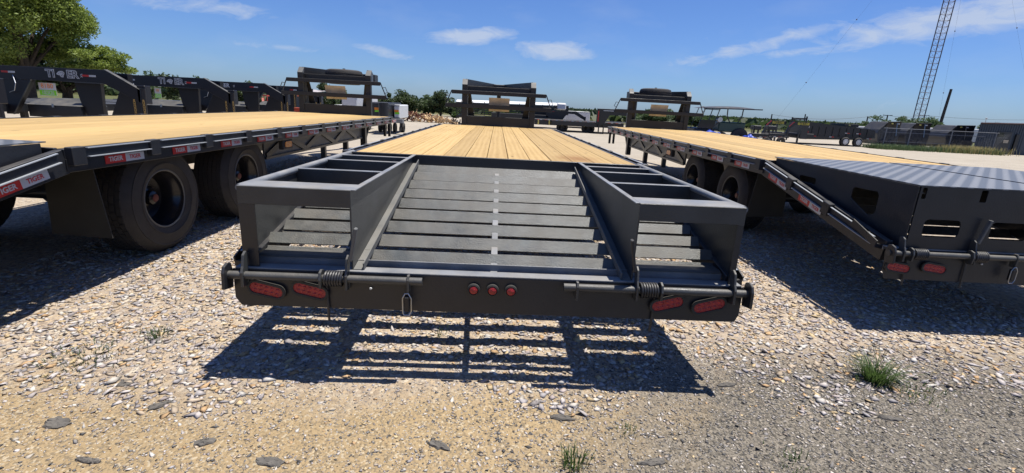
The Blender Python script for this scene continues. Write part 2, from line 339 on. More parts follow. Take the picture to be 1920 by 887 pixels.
# ------------------------------------------------------------------ ground
def fbm(x, y, s):
    return noise.noise(Vector((x * s, y * s, 3.7)))
def gh(x, y):
    return .012 * fbm(x, y, .7) + .006 * fbm(x, y, 2.3)
def axis(near, step, far):
    a = list(np.arange(-near, near + 1e-6, step)); x = near; s_ = step
    while x < far:
        s_ *= 1.25; x += s_; a.append(x); a.insert(0, -x)
    return a
xs = axis(6, .12, 2500); ys = [y + 2.5 for y in axis(5, .12, 2500)]
gv = []; gf = []
for y in ys:
    for x in xs: gv.append((x, y, gh(x, y) if abs(x) < 40 and abs(y) < 40 else 0))
nx = len(xs)
for j in range(len(ys) - 1):
    for i in range(nx - 1): gf.append((j * nx + i, j * nx + i + 1, (j + 1) * nx + i + 1, (j + 1) * nx + i))
def ground_mat():
    m, t, p = newmat('gravel ground'); n = t.nodes; l = t.links
    g = n.new('ShaderNodeNewGeometry'); sp = n.new('ShaderNodeSeparateXYZ'); l.new(g.outputs['Position'], sp.inputs[0])
    def M(op, a, b=None, c=None, clamp=False):
        q = n.new('ShaderNodeMath'); q.operation = op; q.use_clamp = clamp
        for i, v in enumerate((a, b, c)):
            if v is None: continue
            if isinstance(v, (int, float)): q.inputs[i].default_value = v
            else: l.new(v, q.inputs[i])
        return q.outputs[0]
    def noi(s_, d=5, r=.6):
        q = n.new('ShaderNodeTexNoise'); q.inputs['Scale'].default_value = s_; q.inputs['Detail'].default_value = d; q.inputs['Roughness'].default_value = r; l.new(g.outputs['Position'], q.inputs[0]); return q.outputs[0]
    def vor(s_, feat='F1'):
        q = n.new('ShaderNodeTexVoronoi'); q.inputs['Scale'].default_value = s_; q.feature = feat; l.new(g.outputs['Position'], q.inputs[0]); return q
    def MX(f, a, b, bt='MIX'):
        q = n.new('ShaderNodeMix'); q.data_type = 'RGBA'; q.blend_type = bt
        for i, v in ((0, f), (6, a), (7, b)):
            if isinstance(v, (int, float)): q.inputs[i].default_value = v
            elif isinstance(v, tuple): q.inputs[i].default_value = (*v, 1)
            else: l.new(v, q.inputs[i])
        return q.outputs[2]
    nA = noi(1.1, 6); nB = noi(3.5, 6)
    # sand: band nearest the camera left and centre ; grit: right foreground
    y = sp.outputs[1]; x = sp.outputs[0]
    yy = M('SUBTRACT', M('ADD', -.02, M('MULTIPLY', M('SUBTRACT', nA, .5), 1.1)), y)
    sandm = M('MULTIPLY', yy, 2.6, clamp=True)
    gritm = M('MULTIPLY', M('ADD', M('SUBTRACT', x, .25), M('ADD', M('MULTIPLY', M('SUBTRACT', nB, .5), 1.4), M('MULTIPLY', M('SUBTRACT', y, -.3), -.6))), 1.1, clamp=True)
    near = M('MULTIPLY', M('SUBTRACT', .55, y), 2.0, clamp=True)
    gritm = M('MULTIPLY', gritm, near)
    v1 = vor(42); v2 = vor(110)
    cr1 = n.new('ShaderNodeValToRGB'); e = cr1.color_ramp.elements
    e[0].position = 0; e[0].color = (.27, .225, .205, 1); e[1].position = 1; e[1].color = (.60, .55, .50, 1)
    k = e.new(.35); k.color = (.40, .345, .315, 1); k = e.new(.6); k.color = (.48, .39, .30, 1); k = e.new(.8); k.color = (.36, .325, .315, 1)
    sx = n.new('ShaderNodeSeparateColor'); l.new(v1.outputs['Color'], sx.inputs[0]); l.new(sx.outputs[0], cr1.inputs[0])
    s2 = n.new('ShaderNodeSeparateColor'); l.new(v2.outputs['Color'], s2.inputs[0])
    sand = MX(M('MULTIPLY', noi(30, 6, .7), 1.0), (.27, .20, .125), (.45, .36, .245))
    sand = MX(M('MULTIPLY', M('GREATER_THAN', s2.outputs[0], .72), .5), sand, (.13, .12, .11))
    sand = MX(M('MULTIPLY', M('GREATER_THAN', s2.outputs[1], .88), .6), sand, (.52, .47, .40))
    grit = MX(s2.outputs[2], (.065, .063, .062), (.27, .25, .235))
    fr = M('MULTIPLY', M('SUBTRACT', M('SQRT', M('ADD', M('MULTIPLY', x, x), M('MULTIPLY', y, y))), 5), .1, clamp=True)
    far = MX(M('MULTIPLY', noi(.6, 5), 1), (.33, .305, .29), (.43, .405, .385))
    grav = MX(fr, cr1.outputs[0], far)
    c = MX(sandm, grav, sand); c = MX(gritm, c, grit)
    c = MX(1.0, c, M('ADD', .82, M('MULTIPLY', noi(.9, 4), .36)), 'MULTIPLY')
    # country beyond the lot is grass and scrub
    dist = M('SQRT', M('ADD', M('MULTIPLY', x, x), M('MULTIPLY', y, y)))
    c = MX(M('MULTIPLY', M('SUBTRACT', dist, 42), .08, clamp=True), c, MX(noi(.03, 6), (.06, .085, .035), (.16, .15, .08)))
    c = MX(1.0, c, (.90, .85, .72), 'MULTIPLY')
    l.new(c, p.inputs['Base Color']); p.inputs['Roughness'].default_value = .95; p.inputs['Specular IOR Level'].default_value = .15
    h = M('ADD', M('MULTIPLY', v1.outputs['Distance'], -1.0), M('MULTIPLY', M('MULTIPLY', v2.outputs['Distance'], -.4), 1))
    h = M('ADD', h, M('MULTIPLY', noi(60, 5, .7), .6))
    b = n.new('ShaderNodeBump'); b.inputs['Strength'].default_value = .9; b.inputs['Distance'].default_value = .011; l.new(h, b.inputs['Height']); l.new(b.outputs[0], p.inputs['Normal'])
    return m
GROUND = ground_mat()
me = bpy.data.meshes.new('ground'); me.from_pydata(gv, [], gf); me.materials.append(GROUND); me.polygons.foreach_set('use_smooth', [True] * len(me.polygons))
tag(linkobj('ground', me), kind='structure')

# loose stones lying on it
def stone_mat():
    m, t, p = newmat('stone'); n = t.nodes; l = t.links
    a = n.new('ShaderNodeAttribute'); a.attribute_name = 'col'
    g = n.new('ShaderNodeNewGeometry'); q = n.new('ShaderNodeTexNoise'); q.inputs['Scale'].default_value = 90; q.inputs['Detail'].default_value = 4; l.new(g.outputs['Position'], q.inputs[0])
    r = n.new('ShaderNodeMapRange'); r.inputs[3].default_value = .78; r.inputs[4].default_value = 1.2; l.new(q.outputs[0], r.inputs[0])
    mx = n.new('ShaderNodeMix'); mx.data_type = 'RGBA'; mx.blend_type = 'MULTIPLY'; mx.inputs[0].default_value = 1; l.new(a.outputs['Color'], mx.inputs[6]); l.new(r.outputs[0], mx.inputs[7])
    l.new(mx.outputs[2], p.inputs['Base Color']); p.inputs['Roughness'].default_value = .95; p.inputs['Specular IOR Level'].default_value = .1
    return m
STONE = stone_mat()
rng = np.random.default_rng(5)
def stones(name, pts, size, cols):
    # flattened irregular 8-sided chips, all in one mesh
    n = len(pts)
    base = np.array([(1, 0, 0), (0, 1, 0), (-1, 0, 0), (0, -1, 0), (.1, .1, 1), (-.1, 0, -1)], float)
    V = base[None] + rng.normal(0, .22, (n, 6, 3))
    sc_ = np.stack([size * rng.uniform(.8, 1.5, n), size * rng.uniform(.6, 1.0, n), size * rng.uniform(.18, .42, n)], 1) * .5
    V *= sc_[:, None, :]
    tx = rng.normal(0, .25, n); V[:, :, 2] += V[:, :, 0] * np.tan(tx)[:, None]
    a = rng.uniform(0, 2 * np.pi, n); ca, sa = np.cos(a)[:, None], np.sin(a)[:, None]
    X = V[:, :, 0] * ca - V[:, :, 1] * sa; Y = V[:, :, 0] * sa + V[:, :, 1] * ca
    V = np.stack([X + pts[:, 0:1], Y + pts[:, 1:2], V[:, :, 2] + pts[:, 2:3] + sc_[:, 2:3] * .45], 2)
    F = np.array([(0, 1, 4), (1, 2, 4), (2, 3, 4), (3, 0, 4), (1, 0, 5), (2, 1, 5), (3, 2, 5), (0, 3, 5)])
    F = (F[None] + (np.arange(n) * 6)[:, None, None]).reshape(-1)
    me = bpy.data.meshes.new(name); me.vertices.add(n * 6); me.vertices.foreach_set('co', V.reshape(-1))
    me.loops.add(n * 24); me.loops.foreach_set('vertex_index', F.astype(np.int32))
    me.polygons.add(n * 8); me.polygons.foreach_set('loop_start', np.arange(0, n * 24, 3, dtype=np.int32)); me.polygons.foreach_set('loop_total', np.full(n * 8, 3, np.int32))
    me.update(calc_edges=True)
    at = me.color_attributes.new('col', 'FLOAT_COLOR', 'POINT'); c4 = np.ones((n, 6, 4)); c4[:, :, :3] = cols[:, None, :]; at.data.foreach_set('color', c4.reshape(-1))
    me.materials.append(STONE)
    return tag(linkobj(name, me), kind='stuff')
PALG = np.array([(.44, .39, .365), (.53, .48, .45), (.40, .34, .315), (.50, .405, .30), (.36, .335, .33), (.56, .525, .475), (.46, .37, .27), (.30, .27, .26), (.56, .43, .25), (.50, .33, .18), (.58, .53, .46), (.45, .41, .39)]) * .87
PALD = np.array([(.10, .097, .095), (.18, .17, .16), (.30, .28, .26), (.42, .37, .30), (.55, .50, .44), (.14, .135, .13), (.24, .225, .21), (.36, .30, .24)]) * .82
def scatter(nn, x0, x1, y0, y1):
    return np.stack([rng.uniform(x0, x1, nn), rng.uniform(y0, y1, nn)], 1)
def zof(P): return np.array([gh(x, y) for x, y in P])
def sandy(P):
    return np.array([(-.02 + 1.1 * .5 * noise.noise(Vector((x * 1.3, y * 1.3, 9))) - y) for x, y in P])
# coarse gravel, near
P = scatter(46000, -3.6, 4.2, -.75, 3.6); sd = sandy(P); keep = rng.uniform(0, 1, len(P)) > np.clip(sd * 2.6 + .05, 0, .90); P = P[keep]; sd = sd[keep]
S = rng.lognormal(math.log(.026), .42, len(P)).clip(.008, .055); S = np.where(sd > .12, np.minimum(S, .019), S)
c = PALG[rng.integers(0, 12, len(P))] * rng.uniform(.8, 1.15, (len(P), 1))
stones('gravel', np.c_[P, zof(P)], S, c)
# farther gravel
P = scatter(26000, -4.5, 5.5, 3.6, 9); S = rng.lognormal(math.log(.03), .3, len(P)).clip(.012, .05)
c = PALG[rng.integers(0, 12, len(P))] * rng.uniform(.85, 1.2, (len(P), 1)); stones('gravel', np.c_[P, zof(P)], S, c)
# fine grit on the sandy patch and the right foreground
P = scatter(60000, -2.6, 2.9, -1.15, .45); dk = (P[:, 0] + rng.normal(0, .6, len(P)) - (P[:, 1] + .3) * .5) > .35
keep = (rng.uniform(0, 1, len(P)) < np.where(dk, 1.0, .42)) & (sandy(P) > -.45); P = P[keep]; dk = dk[keep]
S = rng.lognormal(math.log(.0085), .42, len(P)).clip(.004, .028)
c = np.where(dk[:, None], PALD[rng.integers(0, 8, len(P))], np.where(rng.uniform(0, 1, (len(P), 1)) < .45, PALG[rng.integers(0, 12, len(P))], PALD[rng.integers(0, 8, len(P))])) * rng.uniform(.8, 1.2, (len(P), 1))
stones('grit', np.c_[P, zof(P)], S, c)

# asphalt chunks lying about
CHUNKS = [(-1.80, -.50, .15, .07, 'jagged dark asphalt chunk lying lower left on the sandy gravel, biggest of its kind'),
          (-1.74, -.20, .09, .05, 'small dark asphalt flake above the big chunk at left'),
          (-1.47, -.37, .09, .05, 'flat grey asphalt flake on sand left of centre, right of the big chunk'),
          (-1.14, -.60, .09, .05, 'blackish angular asphalt piece beside pale stones lower left of centre'),
          (-1.96, -.62, .10, .04, 'long dark asphalt sliver at the far left edge near the bottom'),
          (-1.50, -.72, .10, .035, 'narrow dark asphalt sliver low in the left foreground'),
          (-2.66, 1.25, .12, .06, 'dark asphalt flake alone on pale gravel left of the open ramps'),
          (.34, -.37, .15, .045, 'wavy strip of dark tread rubber or asphalt right of centre on grey grit'),
          (-.20, -.58, .12, .05, 'flat grey asphalt slab lying in sand just below centre'),
          (-.84, -.70, .12, .06, 'tan-dusted asphalt lump at the bottom edge left of centre'),
          (.68, -.65, .11, .045, 'dark asphalt strip at the bottom edge among grey grit right of centre'),
          (1.27, -.05, .12, .04, 'thin dark asphalt smear by the right corner of the ramp shadow'),
          (1.95, -.32, .12, .04, 'dark asphalt flake on grey gravel below the right grass tuft')]
for x, y, a, b, lab in CHUNKS:
    rnd = random.Random(int(x * 1000)); n_ = 19; ring = []; ang = rnd.uniform(-.7, .7)
    for i in range(n_):
        t = 2 * math.pi * i / n_; rr = (.85 + .22 * math.cos(2 * t + x * 9) * rnd.uniform(.5, 1) + rnd.uniform(-.16, .16)); px, py = a / 2 * rr * math.cos(t), b / 2 * rr * math.sin(t)
        ring.append((px * math.cos(ang) - py * math.sin(ang), px * math.sin(ang) + py * math.cos(ang)))
    vs = []
    for k_, (sc2, z) in enumerate(((1.0, -.004), (1.02, .004), (.85, .009), (.4, .011))):
        for q in ring: vs.append((x + q[0] * sc2 * rnd.uniform(.93, 1.07), y + q[1] * sc2 * rnd.uniform(.93, 1.07), gh(x, y) + z + rnd.uniform(-.003, .004)))
    fs = [(k_ * n_ + i, k_ * n_ + (i + 1) % n_, (k_ + 1) * n_ + (i + 1) % n_, (k_ + 1) * n_ + i) for k_ in range(3) for i in range(n_)] + [tuple(range(3 * n_, 4 * n_))]
    o = MB().add(vs, fs).build('asphalt_chunk', ASPH); tag(o, lab, 'asphalt chunk', 'asphalt chunks on the gravel')

# ------------------------------------------------------------------ trailers
L1, L2 = 1.78, 8.62
def wheel(parent, side, y, r=.41, zc=None, xo=1.0):
    zc = r if zc is None else zc
    w_ = .36; s = side
    prof = [(-.16, .24), (-.175, .27), (-.18, r - .09), (-.165, r - .03), (-.13, r), (.13, r), (.165, r - .03), (.176, r - .05), (.183, r - .052), (.183, r - .062), (.179, r - .066), (.184, r - .10), (.186, .31), (.190, .308), (.190, .298), (.184, .296), (.165, .255), (.145, .245)]
    t = MB().lathe(prof, (0, 0, 0), 'x', 56).build('tyre', RUB, parent, True, loc=(s * (xo - .18), y, zc))
    # tread: grooves as raised rib rows
    tr = MB()
    for gx in (-.115, -.07, -.025, .02, .065, .11):
        for i in range(44):
            a0 = 2 * math.pi * (i + (.5 if int(gx * 1000) % 2 else 0)) / 44; a1 = a0 + 2 * math.pi / 44 * .84
            vs = []
            for a_ in (a0, a1):
                for rr in (r - .003, r + .007):
                    for dx in (-.019, .019): vs.append((gx + dx, rr * math.cos(a_), rr * math.sin(a_)))
            tr.add(vs, [(0, 2, 3, 1), (4, 5, 7, 6), (2, 6, 7, 3), (0, 1, 5, 4), (0, 4, 6, 2), (1, 3, 7, 5)])
    tr.build('tread', RUB, t)
    rim = MB().lathe([(.150, .250), (.158, .243), (.155, .232), (.12, .225), (.10, .205), (.03, .195), (-.01, .185), (-.03, .13), (-.03, .02)], (0, 0, 0), 'x', 48)
    MB().lathe([(.150, .252), (.162, .250), (.165, .243), (.158, .236)], (0, 0, 0), 'x', 56).build('rim_lip', GREYP, t, True) if s > 0 else MB().lathe([(-.150, .252), (-.162, .250), (-.165, .243), (-.158, .236)], (0, 0, 0), 'x', 56).build('rim_lip', GREYP, t, True)
    rm = rim.build('rim', RIM, t, True)
    if s < 0: rm.rotation_euler = (0, 0, math.pi)
    hb = MB().lathe([(-.03, .10), (.01, .09), (.02, .065), (.06, .06), (.07, .045), (.075, 0)], (0, 0, 0), 'x', 24)
    for i in range(8):
        a_ = 2 * math.pi * i / 8; hb.tube([(-.03, .105 * math.cos(a_), .105 * math.sin(a_)), (.0, .105 * math.cos(a_), .105 * math.sin(a_))], .011, 6)
    hub = hb.build('hub', RIM, t, True)
    cap = MB().lathe([(.073, .034), (.079, .03), (.081, .0)], (0, 0, 0), 'x', 20).build('hub_cap', REDH, t, True)
    if s < 0: hub.rotation_euler = cap.rotation_euler = (0, 0, math.pi)
    if s < 0:
        t.scale = (1, 1, 1)
    lab = MB()
    return t
def reflector(parent, p, u, n_, ln=.36, h=.055):
    u = Vector(u).normalized(); n_ = Vector(n_).normalized(); v = n_.cross(u)
    rot = face_rot(u, n_)
    a = MB().box(-ln / 2, 0, -h / 2, h / 2, 0, .003).build('reflector', REDT, parent, loc=p, rot=rot, label='red reflective strip lettered in white')
    b = MB().box(0, ln / 2, -h / 2, h / 2, 0, .003).build('reflector', WHT, parent, loc=p, rot=rot, label='white reflective strip lettered in red')
    linkobj('lettering', text_mesh('TIGER', h * .80, WHT, .0012), a, loc=(-ln / 4, 0, .0035))
    linkobj('lettering', text_mesh('TIGER', h * .72, REDT, .0006), b, loc=(ln / 4, 0, .0035))
def tail_light(parent, x, y, z, tilt):
    pl = stadium(.185, .078); m_ = MB(); m_.plate(pl, (0, 0, 0), (1, 0, 0), (0, 0, 1), .014, holes=[stadium(.158, .052)])
    g = m_.build('tail_light', FLAP, parent, bev=.003, loc=(x, y, z), rot=(0, tilt, 0))
    q = MB().plate(stadium(.158, .052), (0, -.005, 0), (1, 0, 0), (0, 0, 1), .004)
    q.build('lens', LENS, g)
    d = MB()
    for i in range(5):
        for zz in (-.011, .011):
            d.lathe([(-.0128, 0), (-.012, .005), (-.009, .0085)], (-.052 + i * .026, 0, zz), 'y', 10)
    d.build('lens_dome', LENS, g, True)
def round_light(parent, x, y, z):
    g = MB().lathe([(0, .032), (-.012, .031), (-.015, .024), (-.012, .0225), (-.006, .022)], (0, 0, 0), 'y', 28).build('marker_light', FLAP, parent, True, loc=(x, y, z))
    MB().lathe([(-.006, .0225), (-.014, .020), (-.019, .010), (-.0195, 0)], (0, 0, 0), 'y', 24).build('lens', LENS, g, True)
def slope_z(y): return .565 + (.885 - .565) * y / L1     # top of the dovetail slats

def trailer(loc, rz, label, L2=8.62, plated=False, spare=False, tilt=0, zoff=0, lights=True, side=0, r=.41):
    t = empty('gooseneck_flatbed_trailer', (loc[0], loc[1], zoff), rz, label, 'trailer', 'gooseneck flatbed trailers in the front row')
    t.rotation_euler = (tilt, 0, rz)
    WY = (2.90, 4.22)
    # deck planks
    nP = 13; W = 1.185; pw = 2 * W / nP; rnd = random.Random(int(loc[0] * 10) + 99)
    shared = {}
    for i in range(nP):
        x = -W + pw * (i + .5); g_ = .0022 if i % 3 else .004
        key = (i % 3)
        if key not in shared:
            shared[key] = MB().box(-pw / 2 + g_, pw / 2 - g_, 0, L2 - L1, -.045, 0).mesh('plank', WOOD)
        o = linkobj('plank', shared[key], t, loc=(x, L1, .95 + rnd.uniform(-.0015, .0015)))
        b = o.modifiers.new('b', 'BEVEL'); b.width = .003; b.segments = 1
    # deck end angle (black lip where planks stop) and cross members
    MB().box(-1.2, 1.2, L1 - .028, L1 - .003, .80, .953).build('deck_end_angle', PAINT, t, bev=.003)
    MB().box(-1.2, 1.2, L2 + .003, L2 + .03, .80, .953).build('deck_front_angle', PAINT, t, bev=.003)
    cm = MB()
    for k in range(int((L2 - L1) / .42)): y = L1 + .25 + k * .42; cm.box(-1.19, 1.19, y, y + .05, .80, .90)
    cm.build('cross_member', PAINT, t)
    for s in (-1, 1):
        # deck side channel
        MB().box(*sorted((s * 1.19, s * 1.235)), L1, L2 + .03, .80, .945).build('side_rail', PAINT, t, bev=.003)
        # lower face with reflective strips
        MB().box(*sorted((s * 1.236, s * 1.246)), L1 - .01, L2 + .03, .815, .885).build('rail_face', PAINT, t)
        # dovetail side beam
        MB().beam((s * 1.215, .02, .515), (s * 1.215, L1 - .002, .87), .045, .15).build('dovetail_beam', PAINT, t, bev=.003)
        # rub rail channels between stake pockets: top and bottom lips coloured pale as if sunlit
        step = .665; ys_ = []; y = L1 + .05
        while y < L2 - .1: ys_.append(y); y += step
        rm = MB(); pk = MB(); first = True
        for k, y in enumerate(ys_):
            y1 = min(y + step, L2)
            pkm = MB().box(*sorted((s * 1.234, s * 1.285)), y - .05, y + .05, .845, .958).build('stake_pocket', PAINT, t, bev=.004)
            a0, a1 = y + .06, y1 - .06
            if k == len(ys_) - 1: a1 = L2 - .02
            rm.box(*sorted((s * 1.262, s * 1.272)), a0, a1, .892, .952)
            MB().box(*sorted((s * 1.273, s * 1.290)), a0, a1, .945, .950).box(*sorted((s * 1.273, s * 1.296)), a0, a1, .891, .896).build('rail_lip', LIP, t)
        rm.build('rub_rail', PAINT, t, bev=.0015)
        # dovetail rub rail
        d0 = Vector((s * 1.267, L1 + .0, .918)); d1 = Vector((s * 1.267, .03, .56)); dd = (d1 - d0)
        rm = MB()
        for a0, a1 in ((.05, .30), (.36, .62), (.68, .97)):
            p = d0 + dd * a0; q = d0 + dd * a1
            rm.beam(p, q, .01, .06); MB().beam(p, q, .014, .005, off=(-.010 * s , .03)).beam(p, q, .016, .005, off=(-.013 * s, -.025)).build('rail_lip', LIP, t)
        rm.build('rub_rail', PAINT, t, bev=.0015)
        for a0 in (.33, .65):
            p = d0 + dd * (a0 - .025); q = d0 + dd * (a0 + .025); MB().beam(p, q, .05, .10).build('stake_pocket', PAINT, t, bev=.004)
        # step-like guard at the tail corner
        MB().beam((s * 1.29, .30, .655), (s * 1.29, .03, .56), .008, .05).beam((s * 1.25, .16, .60), (s * 1.29, .16, .60), .02, .03).beam((s * 1.24, .04, .54), (s * 1.292, .04, .55), .02, .03).build('tail_guard', PAINT, t)
        # reflectors
        if side == 0 or side == s:
            for k, y in enumerate(ys_):
                if k >= 13: break
                u = (0, s, 0) if s > 0 else (0, -1, 0)
                reflector(t, (s * 1.2475, y + .40, .851), u, (s, 0, 0), .35, .055)
            dn = dd.normalized() * (-1 if s > 0 else 1)
            for a0 in (.18, .50):
                p = d0 + dd * a0; reflector(t, (s * 1.2475, p.y, p.z - .072), dn, (s, 0, 0), .35, .055)
        # main side beam with zigzag brace
        y0, y1 = 4.35, L2 - 1.3
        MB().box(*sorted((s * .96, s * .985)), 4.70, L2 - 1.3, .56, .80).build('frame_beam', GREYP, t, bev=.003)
        zz = MB(); y = 4.72; upk = True; q = .58
        while y + q < y1:
            a, b = ((.59, .79) if upk else (.79, .59)); zz.beam((s * .996, y, a), (s * .996, y + q, b), .02, .07, upv=(0, 0, 1)); y += q; upk = not upk
        zz.box(*sorted((s * .987, s * 1.01)), 4.69, y1, .555, .585)
        zz.build('zigzag_brace', PAINT, t)
        # amber marker
        g = MB().box(*sorted((s * 1.15, s * 1.21)), 4.72, 4.98, .68, .80).build('marker_light', FLAP, t, bev=.01)
        MB().plate(rrect(4.76, 4.94, .705, .775, .03), (s * 1.212, 0, 0), (0, 1, 0), (0, 0, 1), .006 * s).build('lens', AMB, g, label='amber side lens')
        # legs
        MB().box(*sorted((s * .95, s * 1.05)), L2 - 1.35, L2 - 1.23, .36, .80).beam((s * 1.0, L2 - 1.23, .5), (s * 1.0, L2 - .9, .80), .05, .04).build('leg', PAINT, t, bev=.004)
        MB().box(*sorted((s * 1.08, s * 1.13)), L2 - .06, L2 - .01, .52, .80).build('leg', PAINT, t)
        MB().box(*sorted((s * 1.18, s * 1.23)), L2 - .06, L2 - .01, .52, .80).build('leg', PAINT, t)
        MB().box(*sorted((s * .20, s * .30)), L2 - .2, L2 - .1, -zoff, .80).build('leg', PAINT, t, bev=.004)
        # mud flap
        MB().plate([(.74, .30), (1.16, .285), (1.10, .80), (.76, .80)] if s > 0 else [(-.74, .30), (-.76, .80), (-1.10, .80), (-1.16, .285)], (0, 2.12, 0), (1, 0, 0), (0, 0, 1), .008).build('mud_flap', FLAP, t)
        for wy in WY: wheel(t, s, wy, r, r - zoff, xo=1.03)
    for wy in WY: MB().tube([(-.8, wy, r - zoff), (.8, wy, r - zoff)], .055, 10).build('axle', PAINT, t, True)
    for s in (-1, 1): MB().box(*sorted((s * .40, s * .48)), L1 + .02, L2, .55, .80).build('frame_rail', PAINT, t)
    # dovetail slats: inverted angle bars
    sm = MB(); w_ = 1.19
    sl = (.885 - .565) / L1
    vs = []
    for x in (-w_, w_):
        vs += [(x, -.050, -.046), (x, -.004, .007), (x, .004, .007), (x, .044, -.032), (x, .039, -.037), (x, 0, 0), (x, -.045, -.051)]
    n7 = 7
    fs = [tuple(range(n7))[::-1], tuple(range(n7, 2 * n7))] + [(i, (i + 1) % n7, n7 + (i + 1) % n7, n7 + i) for i in range(n7)]
    sm.add(vs, fs); slat = sm.mesh('slat', SLATM)
    for i in range(9):
        y = .175 + i * .190
        if y > L1 - .03: break
        linkobj('slat', slat, t, loc=(0, y, slope_z(y)))
    MB().beam((-.0, .02, slope_z(.02) - .030), (-.0, L1 - .03, slope_z(L1 - .03) - .030), .034, .012).build('centre_bar', EDGE, t)
    # bumper channel
    zl = .335 if plated else .36
    bm = MB().plate([(-1.235, zl), (1.245, zl), (1.262, .40), (1.262, .55), (-1.262, .55), (-1.262, .40)], (0, -.05, 0), (1, 0, 0), (0, 0, 1), -.008)
    bm.build('bumper', PAINT, t, bev=.002)
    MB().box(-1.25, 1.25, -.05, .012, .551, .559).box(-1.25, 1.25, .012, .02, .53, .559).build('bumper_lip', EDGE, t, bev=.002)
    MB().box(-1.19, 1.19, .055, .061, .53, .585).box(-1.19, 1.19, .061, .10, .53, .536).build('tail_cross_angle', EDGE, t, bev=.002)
    for x, z, a in (((-1.101, .452, R(13)), (-.893, .456, R(13)), (.878, .454, R(-15)), (1.092, .452, R(-15))) if not plated else ((-1.175, .425, R(8)), (-.925, .43, R(8)), (.925, .43, R(-8)), (1.175, .425, R(-8)))): tail_light(t, x, -.0595, z, a)
    if lights:
        for x in (-.096, -.003, .088): round_light(t, x, -.058, .49)
    # hinge rods, springs, tabs
    for s in (-1, 1):
        if plated: xi = .02
        else: xi = .345
        MB().tube([(s * 1.285, -.085, .530), (s * xi, -.085, .530)], .0195, 16).build('hinge_rod', DUSTY, t, True)
        for x0 in ((.722,) if not plated else (1.03, .62)):
            pts = []
            for i in range(7 * 14 + 1):
                a_ = 2 * math.pi * i / 14; pts.append((s * (x0 + .088 * i / 98), -.085 + .034 * math.cos(a_), .53 + .034 * math.sin(a_)))
            pts += [(s * (x0 + .09), -.06, .48), (s * (x0 + .085), -.062, .30)]
            MB().tube(pts, .0062, 7).build('spring', PAINT, t, True)
            lug = [(-.03, -.045), (.03, -.045), (.036, .0), (.026, .035), (0, .045), (-.026, .035), (-.036, 0)]
            MB().plate(lug, (s * (x0 + .098), -.085, .53), (0, 1, 0), (0, 0, 1), .012 * s).build('hinge_lug', DUSTY, t, bev=.002)
        big = [(-.05, -.06), (.03, -.075), (.045, 0), (.03, .05), (0, .06), (-.03, .05), (-.045, .02)]
        MB().plate(big, (s * 1.262, -.085, .53), (0, 1, 0), (0, 0, 1), .014 * s).build('hinge_lug', PAINT, t, bev=.003)
        tall = [(-.028, -.05), (.028, -.06), (.03, .02), (.05, .10), (.025, .115), (.0, .10), (-.012, .05), (-.028, .02)]
        MB().plate(tall, (s * 1.185, -.085, .53), (0, 1, 0), (0, 0, 1), .012 * s).build('hinge_lug', DUSTY, t, bev=.002)
        MB().plate(tall, (s * .70, -.085, .53), (0, 1, 0), (0, 0, 1), .010 * s).build('hinge_lug', DUSTY, t, bev=.002)
        if not plated or s < 0:
            MB().plate([(-.022, -.06), (.022, -.06), (.024, .01), (.012, .032), (-.012, .032), (-.024, .01)], (s * .405, -.085, .53), (0, 1, 0), (0, 0, 1), .012 * s).build('hinge_lug', DUSTY, t, bev=.002)
        # ramp release lever
        if not plated or s < 0: MB().beam((s * .688, -.075, .62), (s * .655, -.085, .785), .016, .026, upv=(0, 1, 0)).build('release_lever', GREYP if s < 0 else PAINT, t, bev=.003)
    # hanging latch
    lt = MB().box(-.013, .013, -.016, .016, -.05, .03).build('latch', GLOSS, t, bev=.005, loc=(-.416, -.10, .43))
    MB().tube([(-.018, -.01, -.058), (-.020, -.01, .02), (-.008, -.01, .045), (.008, -.01, .045), (.022, -.01, .02), (.022, -.01, -.045), (.012, -.01, -.066), (-.012, -.01, -.066)], .0032, 6, closed=True).build('latch_ring', STEEL, lt, True)
    MB().lathe([(-.007, 0), (-.006, .005), (0, .007)], (-.60, -.0585, .475), 'y', 12).build('grease_fitting', WHT, t)
    # ramps
    for s in (-1, 1):
        xo, xi = s * (1.215 if not plated else 1.15), s * (.69 if not plated else .03)
        za, zb = .52, slope_z(L1 - .04) + .01
        top = .95 if not plated else .985
        yb = .0 if not plated else -.04
        poly = [(yb, za), (yb, top - .004), (L1 - .06, top - .004), (L1 - .06, zb + .02), (1.2, slope_z(1.2) + .025)]
        if plated:
            holes = [rrect(1.03, 1.27, .82, .875, .02), rrect(.28, .56, .765, .88, .035)]
            holes[1] = [(.30, .885), (.54, .88), (.56, .86), (.56, .80), (.54, .785), (.34, .70), (.30, .715), (.28, .74), (.28, .86)]
            m_ = MB().plate(poly, (xo, 0, 0), (0, 1, 0), (0, 0, 1), .008 * s, holes=holes)
        else: m_ = MB().plate(poly, (xo, 0, 0), (0, 1, 0), (0, 0, 1), .008 * s)
        rp = m_.build('ramp', DUSTY if not plated else PAINT, t, bev=.0015)
        if not plated:
            ip = [(-.03, .555), (-.03, .946), (.0, .946), (L1 - .10, .946), (L1 - .10, .885), (.03, .555)]
            MB().plate(ip, (xi, 0, 0), (0, 1, 0), (0, 0, 1), .008 * s).build('side_plate', DUSTY, rp, bev=.0015)
            # sloping bottom flange, grey edge
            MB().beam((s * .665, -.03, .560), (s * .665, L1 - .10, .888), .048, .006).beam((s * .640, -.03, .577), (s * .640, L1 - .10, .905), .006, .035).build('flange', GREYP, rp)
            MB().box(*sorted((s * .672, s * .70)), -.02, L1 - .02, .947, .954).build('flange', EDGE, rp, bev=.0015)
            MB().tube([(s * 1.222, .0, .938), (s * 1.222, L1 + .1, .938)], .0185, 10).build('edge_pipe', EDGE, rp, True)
            # corner post and end angle
            wp = .075 if s < 0 else .03
